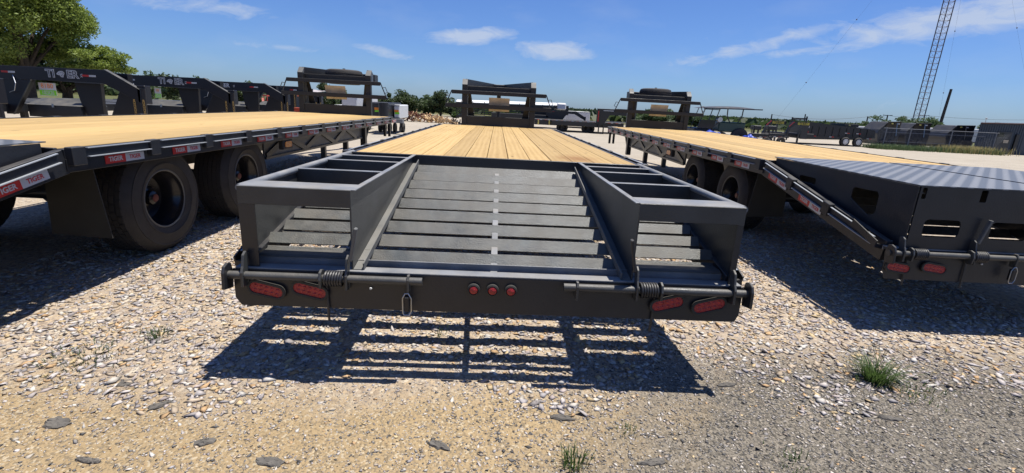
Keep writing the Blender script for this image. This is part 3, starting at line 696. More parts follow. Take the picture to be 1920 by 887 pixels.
            MB().box(*sorted((xo, xo - s * wp)), -.034, -.027, .53, .867).box(*sorted((xo, xo - s * .006)), -.027, .03, .53, .867).build('corner_post', PAINT, rp)
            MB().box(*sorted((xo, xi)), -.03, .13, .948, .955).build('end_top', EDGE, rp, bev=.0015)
            MB().box(*sorted((xo, xi)), -.036, -.0305, .868, .953).build('end_angle', DUSTY, rp, bev=.0015, label='wide angle iron across the open ramp end')
            for y in (.66, 1.19, 1.52):
                MB().box(*sorted((xo, s * .70)), y, y + .038, .943, .949).build('crossbar_top', EDGE, rp, bev=.0015); MB().box(*sorted((xo, s * .70)), y + .002, y + .008, .86, .9425).build('crossbar', DUSTY, rp)
            for k in range(7):
                y = .235 + k * .165; z = slope_z(y) + .045
                MB().plate([(-.042, -.036), (0, .010), (.042, -.036), (.037, -.042), (0, .002), (-.037, -.042)], (s * .70, y, z), (0, 1, 0), (0, 0, 1), (.50 - .015 * (k % 2)) * s).build('cleat', SLATM, rp)
            MB().plate([(-.055, -.01), (-.045, .0), (.045, .0), (.045, -.01)], (s * .70, .10, .60), (0, 1, 0), (0, 0, 1), .48 * s).build('cleat', DUSTY, rp)
        else:
            # tread plate on top, back plate with windows, inner plate
            MB().box(*sorted((xo + .004 * s, xi)), -.045, L1 - .02, top - .002, top + .005).build('tread_plate', TREAD, rp)
            a0, a1 = sorted((s * 1.145, xi)); sgn = s
            hs = []
            for c0, c1 in ((1.06, .81), (.60, .34), (.0, 0)):
                if c0 == 0: continue
                x0, x1 = sorted((s * c0, s * c1)); hs.append(rrect(x0, x1, .645, .765, .03))
            x0, x1 = sorted((s * 1.13, s * 1.10)); hs.append(rrect(x0, x1, .90, .975, .005, 1))
            x0, x1 = sorted((s * .735, s * .69)); hs.append(rrect(x0, x1, .895, .975, .005, 1))
            MB().plate([(a0, .535), (a1, .535), (a1, top - .004), (a0, top - .004)], (0, -.045, 0), (1, 0, 0), (0, 0, 1), -.007, holes=hs).build('end_plate', PAINT, rp)
            MB().plate(poly, (xi, 0, 0), (0, 1, 0), (0, 0, 1), .008 * s).build('side_plate', PAINT, rp)
            for y in (.4, .85, 1.3): MB().box(*sorted((xo, xi)), y, y + .04, top - .08, top - .003).build('crossbar', PAINT, rp)
    # neck
    Y = L2
    for s in (-1, 1):
        MB().box(*sorted((s * .69, s * .80)), Y, Y + .10, .953, 1.80).build('neck_upright', RACKP, t, bev=.004)
        # slanted bend cap and beam forward to the coupler
        MB().add([(s * .69, Y, 1.801), (s * .80, Y, 1.801), (s * .80, Y + .12, 1.92), (s * .69, Y + .12, 1.92), (s * .69, Y + .10, 1.79), (s * .80, Y + .10, 1.79)], [(0, 1, 2, 3), (4, 5, 2, 3), (0, 1, 5, 4), (0, 3, 4), (1, 2, 5)]).build('neck_bend', GREYP, t)
        MB().beam((s * .745, Y + .12, 1.78), (s * .13, Y + 2.5, 1.80), .09, .28).build('neck_beam', RACKP, t, bev=.004)
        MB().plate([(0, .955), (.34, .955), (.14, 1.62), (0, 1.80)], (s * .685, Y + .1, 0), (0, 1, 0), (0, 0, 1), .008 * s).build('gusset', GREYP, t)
        MB().plate([(.50, 0), (.68, 0), (.68, 1.0), (.62, 1.0)] if s > 0 else [(-.68, 0), (-.50, 0), (-.62, 1.0), (-.68, 1.0)], (0, Y + .30, .95), (1, 0, 0), (0, -.12, .7), .01).build('gusset', RACKP, t)
    MB().box(-.69, .69, Y + .02, Y + .03, .953, 1.15).build('toe_board', RACKP, t, bev=.003)
    MB().box(-.69, .69, Y + .10, Y + .22, 1.62, 1.78).build('neck_cross_beam', RACKP, t, bev=.004)
    MB().box(-.26, .26, Y + 2.30, Y + 2.64, 1.70, 1.93).build('coupler_box', RACKP, t, bev=.01)
    MB().tube([(0, Y + 2.5, 1.7), (0, Y + 2.5, 1.0)], .055, 14).build('coupler', RACKP, t, True)
    # rack in front of the neck
    rk = MB().box(-1.15, 1.15, Y - .065, Y - .01, 1.315, 1.40).build('rack', RACKP, t, bev=.004)
    MB().box(-1.02, 1.02, Y - .065, Y - .01, 1.60, 1.68).build('rack_rail', RACKP, rk, bev=.004)
    for s in (-1, 1):
        MB().beam((s * 1.02, Y - .03, 1.67), (s * 1.165, Y - .03, 1.32), .02, .012, upv=(0, 1, 0)).build('rack_side_bar', PAINT, rk)
        MB().tube([(s * 1.075, Y - .03, 1.56), (s * 1.13, Y - .03, 1.575), (s * 1.175, Y - .03, 1.47), (s * 1.115, Y - .03, 1.44)], .008, 6).build('grab_handle', PAINT, rk, True)
    MB().add([(-.215, Y - .00, 1.555), (.235, Y - .0, 1.555), (.235, Y + .10, 1.27), (-.215, Y + .10, 1.27), (-.215, Y + .01, 1.555), (.235, Y + .01, 1.555), (.235, Y + .11, 1.27), (-.215, Y + .11, 1.27)],
             [(0, 1, 2, 3), (4, 7, 6, 5), (0, 4, 5, 1), (3, 2, 6, 7), (0, 3, 7, 4), (1, 5, 6, 2)]).build('step_plate', ALU, t)
    if spare:
        q = MB().lathe([(-.10, .24), (-.14, .25), (-.16, .33), (-.14, .39), (-.10, .41), (.10, .41), (.14, .39), (.16, .33), (.14, .25), (.10, .24)], (0, 0, 0), 'z', 48)
        q.tube([(0, 0, .15), (0, 0, .19)], .03, 8)
        o = q.build('spare_tyre', RUB, loc=Vector((loc[0], loc[1], zoff)) + Matrix.Rotation(rz, 3, 'Z') @ Vector((.02 if spare == 1 else .03, Y + .62, 1.765 if spare == 1 else 1.81)), smooth=True)
        grv = MB()
        for dz in (-.07, -.025, .025, .07): grv.lathe([(dz - .014, .409), (dz - .012, .418), (dz + .012, .418), (dz + .014, .409)], (0, 0, 0), 'z', 48)
        grv.build('tread', RUB, o, True)
        MB().lathe([(.10, .24), (.02, .22), (.02, .08)], (0, 0, 0), 'z', 32).build('rim', RIM, o, True)
        tag(o, {1: 'spare tyre lying flat on top of the left trailer neck', 2: 'spare tyre lying flat on top of the right trailer neck'}[spare], 'tyre')
    return t
T_MID = trailer((0, 0), 0, 'dark grey flatbed trailer in the centre with open folded ramps and slatted dovetail', tilt=-.0054)
T_LEFT = trailer((-3.93, -.985), -.030, 'flatbed trailer at the left with two big tyres and mud flap showing', 9.95, plated=True, spare=1, zoff=.036, side=1, r=.455)
T_RIGHT = trailer((3.935, .80), -.021, 'flatbed trailer at the right with tread plate ramps folded over its dovetail', 9.70, plated=True, spare=2, zoff=.017, side=-1, lights=False)
# red lamp on the side of the right trailer tail

# ------------------------------------------------------------------ row of goosenecks seen from the side, left
def chain(parent, x, y, z0, z1, mat=BRASS):
    m_ = MB(); k = 0; z = z0
    while z > z1:
        a = (.016, 0) if k % 2 else (0, .016)
        m_.tube([(x - a[0], y - a[1], z), (x - a[0], y - a[1], z - .035), (x + a[0], y + a[1], z - .035), (x + a[0], y + a[1], z)], .006, 5, closed=True); z -= .036; k += 1
    return m_.build('chain', mat, parent)
def row_trailer(y, ox, label, logo, sticker=None, paint=BEAMB):
    t = empty('side_on_gooseneck_trailer', (ox, y, 0), 0, label, 'trailer', 'gooseneck trailers parked side on at the left')
    # local x: 0 at the coupler, deck toward -x
    prof = [(-2.75, 1.375), (-2.75, 1.625), (-.70, 1.64), (-.62, 1.625), (-.02, 1.29), (-.02, 1.02), (-.72, 1.375), (-.80, 1.39)]
    b = MB().plate(prof, (0, 0, 0), (1, 0, 0), (0, 0, 1), -.10).build('neck_beam', paint, t, bev=.006)
    MB().beam((-2.75, 1.25, 1.5), (-.35, .22, 1.47), .10, .24).build('neck_beam', paint, t, bev=.006)
    MB().beam((-.66, .02, 1.645), (-.04, .02, 1.30), .10, .01).build('flange', DUSTY, t)
    MB().box(-.85, -.70, .1, .45, 1.46, 1.60).build('cross_beam', paint, t)
    MB().box(-.10, .06, .0, .18, 1.02, 1.38).build('coupler_box', paint, t, bev=.01)
    MB().tube([(.03, -.02, 1.32), (.0, -.02, .74)], .05, 12).tube([(.0, -.02, .80), (.0, -.02, .74)], .075, 12).build('coupler', paint, t, True)
    MB().plate([(-2.72, .70), (-2.56, .70), (-2.10, 1.374), (-2.72, 1.374)], (0, 0, 0), (1, 0, 0), (0, 0, 1), -.09).build('riser', paint, t, bev=.005)
    MB().beam((-2.55, -.03, .70), (-2.09, -.03, 1.374), .03, .012).build('flange', DUSTY, t)
    MB().plate([(-1.34, .70), (-1.02, .70), (-.98, 1.374), (-1.50, 1.374), (-1.44, 1.0)], (0, .25, 0), (1, 0, 0), (0, 0, 1), -.09).build('riser', paint, t, bev=.005)
    MB().plate([(-.92, .70), (-.20, .70), (-.20, 1.18), (-.62, 1.33)], (0, .30, 0), (1, 0, 0), (0, 0, 1), -.06).build('riser', paint, t, bev=.005)
    # toolbox between the risers with a sloping lid
    bx = MB().plate([(-2.45, .66), (-1.40, .66), (-1.40, .90), (-2.45, .90)], (0, .18, 0), (1, 0, 0), (0, 0, 1), -.7).build('toolbox', GREYP if False else PAINT, t, bev=.006)
    MB().add([(-2.46, .16, .90), (-1.38, .16, .90), (-1.52, .50, 1.03), (-2.40, .50, 1.03), (-1.52, .88, 1.03), (-2.40, .88, 1.03), (-1.40, .88, .90), (-2.46, .88, .90)], [(0, 1, 2, 3), (3, 2, 4, 5), (1, 6, 4, 2), (0, 3, 5, 7)]).build('lid', DUSTY, bx)
    MB().box(-1.945, -1.905, .15, .16, .86, .93).build('lid_latch', STEEL, bx)
    MB().tube([(-2.45, .0, 1.45), (-2.38, -.05, 1.3), (-2.42, -.06, 1.16), (-2.55, -.03, 1.12)], .008, 6).build('hose', STEEL, t, True)
    # deck and front edge
    MB().box(-7.2, -2.70, -.75, 1.80, .78, .86).build('deck', PAINT, t)
    MB().box(-2.72, -2.66, -.75, 1.80, .74, .90).build('deck_front', PAINT, t)
    MB().box(-3.4, -3.3, -.1, .0, 0, .8).build('leg', PAINT, t); MB().box(-3.4, -3.3, 1.0, 1.1, 0, .8).build('leg', PAINT, t)
    for px in (-.12, .06): chain(t, px, -.09, 1.10, .76)
    rot = face_rot((1, 0, 0), (0, -1, 0))
    for x in (-2.52, -.98):
        a = MB().box(-.13, 0, -.018, .018, 0, .003).build('reflector', REDT, t, loc=(x, -.106 + .1, 1.51), rot=rot)
        MB().box(0, .13, -.018, .018, 0, .003).build('reflector', WHT, t, loc=(x, -.106 + .1, 1.51), rot=rot)
    yy = -.004
    if logo == 'outline':
        for body, x, s_ in (('TI', -1.72, .20), ('ER', -1.30, .20)):
            o = linkobj('lettering', text_mesh(body, s_, WHT, .011), t, loc=(x, yy, 1.515), rot=rot); o.scale = (1.0, 1, 1)
            o = linkobj('lettering', text_mesh(body, s_, BEAMB, -.003), o, loc=(0, 0, .002))
        hd = [(-.09, .0), (-.06, .035), (-.03, .055), (.0, .06), (.03, .062), (.05, .045), (.07, .03), (.06, -.005), (.04, -.03), (.045, -.055), (.01, -.06), (-.015, -.045), (-.03, -.02), (-.06, -.02)]
        e_ = MB().plate(hd, (0, 0, 0), (1, 0, 0), (0, 1, 0), .002).build('emblem', WHT, t, loc=(-1.515, yy, 1.515), rot=rot)
        m_ = MB()
        for a, b_ in (((-.01, .045), (.0, .02)), ((.02, .05), (.03, .02)), ((.045, .035), (.05, .01)), ((-.05, .015), (-.03, .01)), ((.0, -.02), (.02, -.04)), ((.03, .0), (.015, -.02))): m_.beam((*a, .003), (*b_, .003), .007, .002)
        m_.build('stripes', RACKP, e_)
    elif logo == 'plain':
        linkobj('lettering', text_mesh('TIGER', .16, WHT, .006), t, loc=(-1.95, yy, 1.515), rot=rot)
    if logo:
        x_ = -1.13 if logo == 'outline' else -1.60
        linkobj('lettering', text_mesh('TX', .055, WHT, .002), t, loc=(x_, yy, 1.51), rot=face_rot((0, 0, -1), (0, -1, 0)))
    if sticker:
        x0, x1 = sticker; s_ = MB().box(x0, x1, .118, .122, 1.085, 1.335).build('price_sheet', WHP, t)
        cx = (x0 + x1) / 2; sc2 = (x1 - x0) / .33
        o = linkobj('lettering', text_mesh('8180', .125 * min(1, sc2 * 1.3), ORA, .0), s_, loc=(cx, .116, 1.272), rot=rot); o.scale = (.95 * sc2, 1, 1)
        MB().box(x0 + .005, x1 - .005, .1155, .1175, 1.095, 1.195).build('green_band', GRN, s_)
        o = linkobj('lettering', text_mesh('102X26', .105, WHP, .001), s_, loc=(cx, .114, 1.142), rot=rot); o.scale = (.72 * sc2, 1, 1)
    return t
row_trailer(5.1, -7.25, 'gooseneck coupler post with yellow chain at the left edge of the photo', None)
row_trailer(8.0, -7.13, 'side-on gooseneck with tiger lettering and an orange and green price sheet', 'outline', (-2.10, -1.77))
row_trailer(10.9, -6.88, 'second side-on gooseneck with tiger lettering and a half hidden price sheet', 'outline', (-2.02, -1.86))
row_trailer(13.9, -6.75, 'black side-on gooseneck with solid white lettering behind the lettered pair', 'plain')
row_trailer(17.2, -6.85, 'small far black gooseneck beside the left trailer rack, last of the side-on row', None)
# red jack by the third neck
t = empty('trailer_jack', (-6.86, 15.1, 0), 0, 'dusty red jack standing at the end of the far left row', 'jack')
MB().box(-.12, .12, -.08, .08, .45, .92).build('body', REDP, t, bev=.01); MB().tube([(0, 0, .45), (0, 0, 0)], .05, 8).build('leg', STEEL, t)
chain(t, -.06, -.12, 1.40, .9)

# red roofed shed and red loader beyond them
t = empty('shed', (-14.3, 32, 0), 0, 'low shed with faded roof and orange front beyond the left row', 'shed')
MB().box(-1.2, 1.5, 0, 3, 0, 1.35).build('wall', WALLB, t)
MB().add([(-1.3, -.3, 1.42), (1.6, -.3, 1.36), (1.6, 3.2, 1.66), (-1.3, 3.2, 1.74), (-1.3, -.3, 1.46), (1.6, -.3, 1.40), (1.6, 3.2, 1.70), (-1.3, 3.2, 1.78)], [(0, 1, 2, 3), (4, 5, 6, 7), (0, 1, 5, 4), (1, 2, 6, 5), (2, 3, 7, 6), (3, 0, 4, 7)]).build('roof', ROOF, t)
MB().box(-1.3, -.1, -.34, -.30, 1.40, 1.60).build('fascia', ORP, t); MB().add([(.2, -.33, 1.20), (1.6, -.33, 1.20), (1.6, -.33, 1.42), (.2, -.33, 1.22)], [(0, 1, 2, 3)]).build('gable', ORP, t)
t = empty('loader', (-10.4, 20, 0), 0, 'red compact loader half hidden behind the third gooseneck', 'loader')
MB().box(-.45, .45, 0, 1.1, .35, .85).build('body', REDP, t, bev=.05)
cb = MB().box(-.28, .15, .3, .9, 1.2, 1.25); 
for a in (-.26, .12):
    for b_ in (.33, .87): cb.box(a, a + .03, b_, b_ + .03, .85, 1.2)
cb.build('cab', REDP, t)
MB().beam((-.40, -.05, .75), (.3, -.6, .45), .08, .14).beam((.1, 0, 1.1), (.3, -.4, .5), .08, .10).build('arm', REDP, t)
for x in (-.3, .3):
    for y in (.1, .9): MB().lathe([(-.08, .1), (-.09, .25), (-.06, .28), (.06, .28), (.09, .25), (.08, .1), (.02, 0)], (x, y, .28), 'x', 20).build('wheel', RUB, t, True)

# ------------------------------------------------------------------ enclosed trailers behind the left neck
def enclosed(x0, x1, y0, y1, z0, z1, mat, label, sticker=None, group='enclosed trailers behind the left neck'):
    t = empty('enclosed_trailer', ((x0 + x1) / 2, y0, 0), 0, label, 'cargo trailer', group); w_ = (x1 - x0) / 2
    MB().box(-w_, w_, 0, y1 - y0, z0, z1).build('body', mat, t, bev=.03)
    MB().box(-w_ - .01, w_ + .01, -.01, .04, z0 + .01, z0 + .06).box(-w_ - .01, w_ + .01, -.012, .03, z1 - .05, z1 - .01).build('trim', GALV, t)
    MB().box(-w_ * .8, w_ * .8, -.012, .0, z0 + .08, z1 - .08).build('door', mat, t, bev=.004)
    for s in (-1, 1): MB().lathe([(-.05, .08), (-.06, .18), (-.04, .20), (.04, .20), (.06, .18), (.05, .08)], (s * (w_ - .08), (y1 - y0) * .6, .20), 'x', 18).build('wheel', RUB, t, True)
    if sticker:
        sx, sz = sticker
        MB().box(sx - .09, sx + .09, -.018, -.012, sz, sz + .09).build('price_sheet', ORA, t); MB().box(sx - .07, sx + .11, -.018, -.012, sz - .08, sz - .002).build('price_sheet', GRN, t)
    return t
enclosed(-6.85, -6.25, 18, 21, .55, 1.02, WHP, 'white enclosed trailer at the left behind the rack of the left trailer', (.1, .78))
enclosed(-6.15, -5.55, 17.6, 21, .68, 1.42, WHP, 'tall white enclosed trailer seen through the left neck opening', (-.05, .92))
enclosed(-5.02, -4.68, 17.6, 19.6, .45, 1.22, PAINT, 'dark grey enclosed trailer with orange and green price sheet', (.06, .92))
t = enclosed(-4.62, -4.24, 17.2, 19.8, .5, 1.22, GLOSS, 'black round nosed enclosed trailer between the grey and the small white one')
MB().tube([(0, .0, .5), (0, .0, 1.21)], .19, 16).build('nose', GLOSS, t, True)
t = enclosed(-4.20, -3.98, 18, 20, .60, 1.15, OFFW, 'small white enclosed trailer with jack beside the timber pile', (.0, .86))
MB().tube([(.16, -.1, .62), (.16, -.1, .22)], .025, 8).lathe([(-.03, 0), (-.03, .1), (.03, .1), (.03, 0)], (.16, -.1, .2), 'x', 12).build('jack', RUB, t)
MB().box(-.25, .30, -.35, .0, .45, .60).build('tongue', GALV, t)

# timber and scrap pile
t = empty('timber_pile', (-4.6, 30.5, 0), 0, 'long pile of rusty scrap and pale timber offcuts below the dark round trees', 'timber pile')
rnd = random.Random(3)
a = MB(); b_ = MB()
for i in range(240):
    u = rnd.random(); x = -2.3 + 4.4 * u; h = (.62 * (1 - u) ** .7 + .05) * rnd.random() ** .6
    pale = rnd.random() < (u * 1.7 - .25); d = Vector((rnd.uniform(-1, 1), rnd.uniform(-.6, .6), rnd.uniform(-.6, .6))).normalized() * rnd.uniform(.12, .32)
    c_ = Vector((x, rnd.uniform(-.6, .8), max(.03, h))); (b_ if pale else a).beam(c_ - d, c_ + d, rnd.uniform(.03, .09), rnd.uniform(.03, .06))
tag(a.build('scrap', RUST, t), kind='stuff'); tag(b_.build('timber_offcuts', TIE, t), kind='stuff')

# ------------------------------------------------------------------ middle background
t = empty('stock_trailer', (1.3, 30, 0), 0, 'long livestock trailer with white curved roof and barred sides', 'livestock trailer')
m_ = MB(); n_ = 8
for i in range(n_ + 1):
    a_ = math.pi * i / n_; m_.v += [(-4.0, 1 - math.cos(a_) * 1, 1.38 + .16 * math.sin(a_)), (2.5, 1 - math.cos(a_) * 1, 1.50 + .16 * math.sin(a_))]
m_.f += [(2 * i, 2 * i + 1, 2 * i + 3, 2 * i + 2) for i in range(n_)]
m_.build('roof', WHP, t, True)
MB().box(2.5, 3.1, -.02, 1.9, 1.22, 1.66).build('nose', WHP, t, bev=.08)
for k in range(7): MB().beam((-4.0, 0, .55 + k * .13), (2.5, 0, .60 + k * .14), .03, .06).build('side_bar', RACKP, t)
for k in range(9): MB().box(-3.7 + k * .75, -3.66 + k * .75, -.02, .0, .5, 1.5).build('post', RACKP, t)
MB().box(-4.0, 2.5, 0, 2, .45, .56).box(-4.0, 2.5, .0, .02, 1.30, 1.40).build('frame', RACKP, t); MB().box(.2, 2.5, .05, .1, .5, 1.25).build('panel', RACKP, t)
for x in (-1, -.3): MB().lathe([(-.08, .1), (-.09, .25), (-.06, .28), (.06, .28), (.09, .25), (.08, .1)], (x, .0, .28), 'y', 18).build('wheel', RUB, t, True)
t = empty('black_flatbed', (2.2, 27, 0), 0, 'black flatbed trailer with yellow stake posts and red and white tape', 'trailer')
MB().box(0, 5.3, 0, 2.2, .34, .66).build('bed', RACKP, t, bev=.01)
for k in range(11): MB().box(.1 + k * .47, .26 + k * .47, -.006, .0, .615, .645).build('reflector', REDT, t); MB().box(.28 + k * .47, .42 + k * .47, -.006, .0, .615, .645).build('reflector', WHT, t)
for x in (.2, .85, 1.62, 2.47, 2.93): MB().box(x - .035, x + .035, -.03, -.007, .36, .61).build('stake_post', YEL, t)
for x in (1.55, 1.75, 3.05, 3.35): MB().lathe([(-.1, .1), (-.11, .2), (-.08, .24), (.08, .24), (.11, .2), (.1, .1), (.1, 0)], (x, .12, .24), 'y', 18).build('wheel', RUB, t, True)
MB().box(1.66, 1.72, .05, .1, 0, .34).build('leg', RACKP, t); MB().box(4.4, 4.46, .05, .1, 0, .34).build('leg', RACKP, t)
t = empty('black_gooseneck', (3.1, 28.6, 0), 0, 'black gooseneck with pale lettering in front of the white box trailer', 'trailer')
MB().plate([(-.1, .75), (-.1, 1.17), (1.75, 1.19), (2.35, .85), (2.35, .66), (1.65, 1.02), (1.2, 1.02), (.95, .66), (.2, .66)], (0, 0, 0), (1, 0, 0), (0, 0, 1), -.12).build('neck', RACKP, t, bev=.005)
MB().box(2.30, 2.38, -.02, .08, .35, .9).build('coupler', RACKP, t); MB().box(-3.5, 0, 0, 2, .55, .85).build('bed', RACKP, t)
MB().box(.5, 1.5, .002, .006, 1.09, 1.13).build('stripe', WHT, t); MB().box(-.05, .4, -.006, .0, 1.10, 1.12).build('reflector', REDT, t)
enclosed(4.85, 6.55, 33, 36, .20, 1.16, WHP, 'white box trailer behind the black gooseneck right of the middle neck', group='trailers in the middle distance')
MB().box(4.2, 4.7, 31, 31.5, .9, 1.5).build('generator', RACKP); tag(bpy.data.objects['generator'], 'black box unit beside the white roof nose of the livestock trailer', 'generator')
t = empty('hot_shot_trailer', (5.75, 26.5, 0), 0, 'black gooseneck trailer seen side on just left of the right trailer rack', 'trailer')
MB().plate([(0, .55), (0, 1.43), (1.45, 1.44), (2.0, 1.24), (2.0, 1.06), (1.4, 1.10), (.75, 1.08), (.42, .50)], (0, 0, 0), (1, 0, 0), (0, 0, 1), -.14).build('neck', RACKP, t, bev=.006)
MB().box(.35, 1.05, -.004, -.0005, 1.31, 1.35).build('lettering_strip', WHT, t); MB().box(.05, .11, -.004, -.0005, .7, 1.3).build('reflector', REDT, t)
MB().box(.12, .18, -.05, .02, -.0, 1.2).build('leg', RACKP, t); MB().box(.40, .46, -.05, .02, .0, .6).build('leg', RACKP, t)
MB().box(-2.6, .6, .1, 2.2, .38, .62).build('bed', RACKP, t); MB().beam((.6, .1, .72), (2.6, .1, .72), .05, .05).build('rail', GALV, t)

# ------------------------------------------------------------------ tractor with canopy, tarps, equipment
t = empty('tractor', (11.0, 22, 0), 0, 'dark utility tractor with a wide flat canopy behind the right trailer deck', 'tractor')
MB().box(-.1, 1.25, -.1, .9, .62, 1.10).build('body', GREEN, t, bev=.05)
cv = MB(); nn = 12
for i in range(nn + 1):
    x = -1.1 + 2.85 * i / nn; h = 1.70 + .05 * i / nn; hh = .12 * math.sin(math.pi * i / nn) ** .7 if 0 < i < nn else 0
    cv.v += [(x, -.5, h), (x, -.1, h + hh), (x, .9, h + hh), (x, 1.3, h)]
for i in range(nn):
    for j in range(3): cv.f.append((4 * i + j, 4 * i + j + 1, 4 * i + j + 5, 4 * i + j + 4))
cv.beam((-1.1, -.5, 1.70), (1.75, -.5, 1.755), .05, .05); cv.build('canopy', PAINT, t, True)
for s_ in ((.28, .30, .30, .47), (1.06, 1.04, 1.0, .88)):
    MB().tube([(s_[0], 0, 1.76), (s_[1], 0, 1.36), (s_[3], 0, 1.10)], .028, 7).build('canopy_post', PAINT, t, True)
MB().lathe([(-.1, .1), (-.12, .36), (-.08, .42), (.08, .42), (.12, .36), (.1, .1)], (1.0, -.1, .42), 'y', 22).build('wheel', RUB, t, True)
MB().lathe([(-.1, .1), (-.12, .26), (-.08, .30), (.08, .30), (.12, .26), (.1, .1)], (.1, -.1, .32), 'y', 22).build('wheel', RUB, t, True)
MB().lathe([(-.1, .0), (-.1, .12), (.06, .13), (.08, .0)], (-.15, -.2, 1.2), 'y', 16).build('headlamp', STEEL, t, True)
MB().beam((-.1, -.2, 1.1), (-.62, -.2, .70), .05, .05).build('loader_arm', PAINT, t)
t = empty('side_by_side', (10.2, 21.8, 0), 0, 'open buggy frame with windscreen over a blue tarp next to the canopy tractor', 'buggy')
fr = MB()
for a, b in (((-.12, 0, 1.70), (-.40, 0, .70)), ((.60, 0, 1.70), (.36, 0, .72)), ((-.1, 0, 1.66), (.62, 0, 1.66)), ((-.25, .5, 1.70), (-.5, .6, .7)), ((.5, .6, 1.70), (.3, .6, .7))): fr.tube([a, b], .022, 6)
fr.build('roll_frame', PAINT, t, True)
MB().plate([(-.26, 1.16), (.46, 1.16), (.36, .76), (-.38, .76)], (0, -.02, 0), (1, 0, 0), (0, 0, 1), .01).build('windscreen', GLASS, t)
MB().box(-.5, .55, .1, 1.6, .35, .75).build('body', PAINT, t, bev=.05)
for x in (-.4, .45): MB().lathe([(-.08, .1), (-.09, .22), (-.06, .25), (.06, .25), (.09, .22), (.08, .1)], (x, .3, .25), 'y', 18).build('wheel', RUB, t, True)
def tarp(name, c, rx, ry, h, label, seed):
    m_ = MB(); n_ = 14
    for j in range(n_ + 1):
        for i in range(n_ + 1):
            u, v = i / n_ * 2 - 1, j / n_ * 2 - 1; d = max(0, 1 - max(abs(u), abs(v)) ** 2.2)
            m_.v.append((u * rx, v * ry, h * (d ** .6) * (.85 + .3 * noise.noise(Vector((u * 2 + seed, v * 2, 1)))) + .02 * noise.noise(Vector((u * 7, v * 7, seed)))))
    for j in range(n_):
        for i in range(n_): k = j * (n_ + 1) + i; m_.f.append((k, k + 1, k + n_ + 2, k + n_ + 1))
    tag(m_.build(name, BLUE, smooth=True, loc=c), label, 'tarp', 'blue tarps behind the right deck')
tarp('blue_tarp', (10.2, 21.2, 0), .60, .5, .84, 'blue tarp heaped under the buggy windscreen', 1)
tarp('blue_tarp', (12.1, 21.2, 0), .38, .5, .62, 'smaller blue tarp below the canopy tractor', 5)
def equip(name, x, y, label, seed, w_=1.0):
    t = empty(name, (x, y, 0), 0, label, 'trailer', 'small black trailers beyond the right deck'); r_ = random.Random(seed)
    MB().box(0, w_, 0, 1.6, .42, .50).build('frame', RACKP, t)
    MB().box(.1, w_ - .1, .2, .3, .50, .62).build('toolbox', PAINT, t, bev=.01)
    MB().box(w_ * .3, w_ * .62, .4, .8, .78, 1.0).build('engine_box', PAINT, t, bev=.02); MB().box(w_ * .34, w_ * .4, .5, .6, .5, .8).box(w_ * .54, w_ * .58, .5, .6, .5, .8).build('stand', RACKP, t)
    MB().beam((0, 0, .9), (w_, 0, .84), .03, .03).beam((.05, 0, .5), (.05, 0, .9), .03, .03).beam((w_ * .8, 0, .5), (w_ * .8, 0, .86), .03, .03).build('rail', RACKP, t)
    MB().box(w_ * .4, w_ * .5, -.01, .0, .44, .48).build('reflector', WHT, t); MB().box(w_ * .6, w_ * .72, -.01, .0, .44, .48).build('reflector', REDT, t)
    for q in (.2, .7): MB().lathe([(-.06, .06), (-.08, .2), (-.05, .23), (.05, .23), (.08, .2), (.06, .06)], (w_ * q, -.02, .23), 'y', 16).build('wheel', RUB, t, True)
equip('utility_trailer', 12.6, 22, 'small black utility trailer right beside the canopy tractor', 1, 1.2)
equip('utility_trailer', 14.1, 23.5, 'black utility trailer with scattered small parts left of the first yellow sign', 4, 1.4)
def necked(x, y, label, w_, sign):
    t = empty('dump_gooseneck', (x, y, 0), 0, label, 'trailer', 'black goosenecks with yellow signs')
    MB().plate([(0, .55), (.10, .92), (.38, 1.28), (w_, 1.26), (w_, 1.08), (.50, 1.10), (.24, .88), (.16, .55)], (0, 0, 0), (1, 0, 0), (0, 0, 1), -.14).build('neck', GLOSS, t, bev=.005)
    MB().beam((.12, -.01, .98), (.38, -.01, 1.26), .01, .04).build('reflector', REDT, t)
    g = MB().box(w_ - .85, w_ - .15, -.012, -.002, 1.10, 1.24).build('sign', SIGNY, t)
    linkobj('lettering', text_mesh(sign, .15, RACKP, .004), g, loc=(w_ - .5, -.014, 1.17), rot=face_rot((1, 0, 0), (0, -1, 0))).scale = (.72, 1, 1)
    MB().tube([(.1, 0, .9), (.1, 0, .2)], .045, 8).build('coupler', PAINT, t); MB().box(.75, .82, 0, .1, 0, 1.1).build('leg', PAINT, t)
    MB().box(.75, w_ + .3, .05, 1.6, .35, .62).build('pump_box', GLOSS, t, bev=.02)
    return t
necked(15.75, 26.6, 'black gooseneck with a dull yellow sign left of the long dump trailer', 1.3, 'TX BUILT')
t = necked(16.95, 26.3, 'black gooseneck front of the long dump trailer with yellow sign and rack', 1.45, 'TX BUILT')
MB().beam((.22, 0, 1.42), (1.10, 0, 1.46), .04, .10).box(.20, .26, -.02, .04, 1.25, 1.52).box(1.05, 1.12, -.02, .04, 1.25, 1.60).build('tarp_roll', GLOSS, t)
MB().box(.9, 1.3, .02, .05, .3, 1.2).build('pump_cover', PAINT, t)
t = empty('dump_trailer', (18.35, 26.5, 0), 0, 'long black dump trailer with two white wheels in front of the fence', 'dump trailer')
